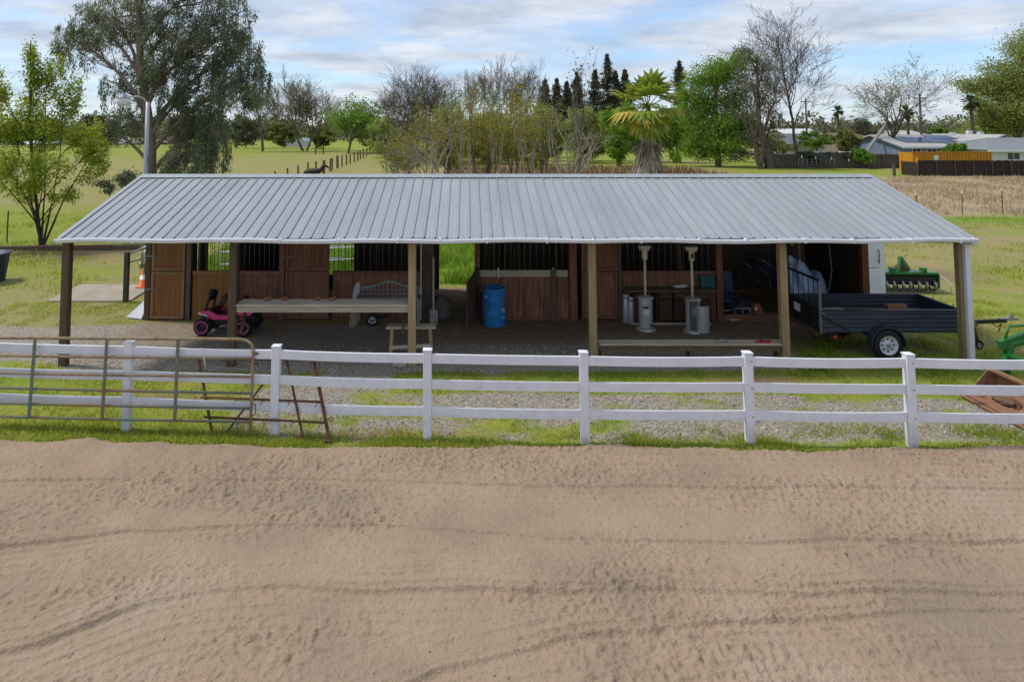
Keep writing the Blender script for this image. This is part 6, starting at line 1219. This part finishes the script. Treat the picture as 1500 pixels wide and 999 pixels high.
clump_tree('spreading_oak', 'large olive-green tree overhanging the white and blue houses', 1500, 112, OC, [(1492, 233), (1494, 195), (1498, 150), (1502, 90)], .5, 306, LF['spring'], .40, 38000, M['bark'], aspect=.45)
def far_palm(px, yt, Y, seed, label):
    rng = np.random.default_rng(seed); b = pt(px, 200, Y); h = pt(px, yt, Y).z; t = thing('far_palm', label, 'palm', (b.x, Y, 0)); wood_mesh('trunk', [(np.array([0, 0, h * i / 6]), np.array([0, 0, h * (i + 1) / 6]), .3, .28) for i in range(6)], M['bark'], t); mb = MB()
    for k in range(34):
        a, el = rng.uniform(0, 6.28), R(rng.uniform(-60, 80)); d = Vector((math.cos(a) * math.cos(el), math.sin(a) * math.cos(el), math.sin(el))); sd = d.cross(Vector((.1, .2, 1))).normalized() * .35; o = Vector((0, 0, h)); e = o + d * rng.uniform(1.3, 1.9); mb.add([o, o + d + sd, e - Vector((0, 0, .2)), o + d - sd], [(0, 1, 2, 3)])
    mb.build('crown', LF['dark'], t)
far_palm(1228, 163, 150, 1, 'small far palm on a thin trunk above the brown roof'); far_palm(1330, 166, 120, 2, 'far palm next to the sparse brownish tree'); far_palm(1424, 150, 105, 3, 'far palm beside the large olive-green tree')
for i, (px, Y, yt, w, hh, lf, lab) in enumerate(((1195, 105, 190, 50, 30, 'green', 'green shrub over the slate-roofed house'), (1238, 100, 188, 44, 40, 'olive', 'brownish shrub beside the brown-roofed house'), (1265, 112, 172, 60, 40, 'far', 'tall grey shrub behind the brown-roofed house'), (1265, 84, 217, 26, 22, 'green', 'round green shrub on the grey fence top'), (1400, 88, 210, 30, 18, 'green', 'small green shrub before the solar-roofed house'), (1378, 130, 185, 26, 18, 'green', 'bright green shrub behind the pale roof'), (1185, 86, 222, 60, 16, 'dark', 'dark ivy heaped along the grey fence'), (1235, 86, 224, 50, 12, 'dark', 'darker ivy patch on the grey fence middle'))):
    bush('garden_shrub', lab, px, Y, yt, w, hh, 400 + i, LF[lf], 2200, .28)
# far wood along the horizon: one mass
rng = np.random.default_rng(90); LP = []
for k in range(420):
    Y = rng.uniform(250, 620); x = rng.uniform(-.75, .95) * Y; w = rng.uniform(3, 10); h = rng.uniform(4, 13) * (1 + .25 * (rng.random() < .15)); m_ = int(300)
    d = rng.normal(size=(m_, 3)); d /= np.linalg.norm(d, axis=1, keepdims=True); LP.append(np.array([x, Y, h * .5]) + d * np.array([w, w, h * .5]) * rng.uniform(.6, 1, (m_, 1)))
P = np.concatenate(LP); tag(leaf_mesh('far_wood', P, 1.5, LF['far'], None, rng, 0, .7), 'hazy band of far trees along the horizon', 'wood', kind='stuff')
for i, (px, Y, yt, w, hh, lf, lab) in enumerate(((20, 190, 180, 90, 34, 'dark', 'dark green tree clump behind the white shed'), (150, 185, 165, 90, 46, 'dark', 'dark green trees behind the blue-grey shed'), (360, 175, 165, 60, 50, 'far', 'grey-green bush behind the tan willow'), (415, 175, 178, 70, 34, 'olive', 'low yellow-green bush beside the small hut'), (470, 172, 182, 60, 32, 'olive', 'low yellow-green bush between hut and green tree'), (550, 160, 185, 60, 34, 'far', 'grey-brown bush beside the round green tree'), (940, 150, 170, 120, 44, 'far', 'grey-green hedge behind the fan palm'))):
    bush('far_bush', lab, px, Y, yt, w, hh, 430 + i, LF[lf], 3000, .6)
n = 5000; X = RNG.uniform(-2, 26, n); Y = RNG.uniform(60, 84, n); blades('brown_weeds', X, Y, RNG.uniform(.3, .9, n), RNG.uniform(.02, .05, n), leafmat('brown_weed', (.16, .095, .05), (.24, .16, .09)), z0=0, label='low brown weeds beyond the scrub row', cat='weeds')
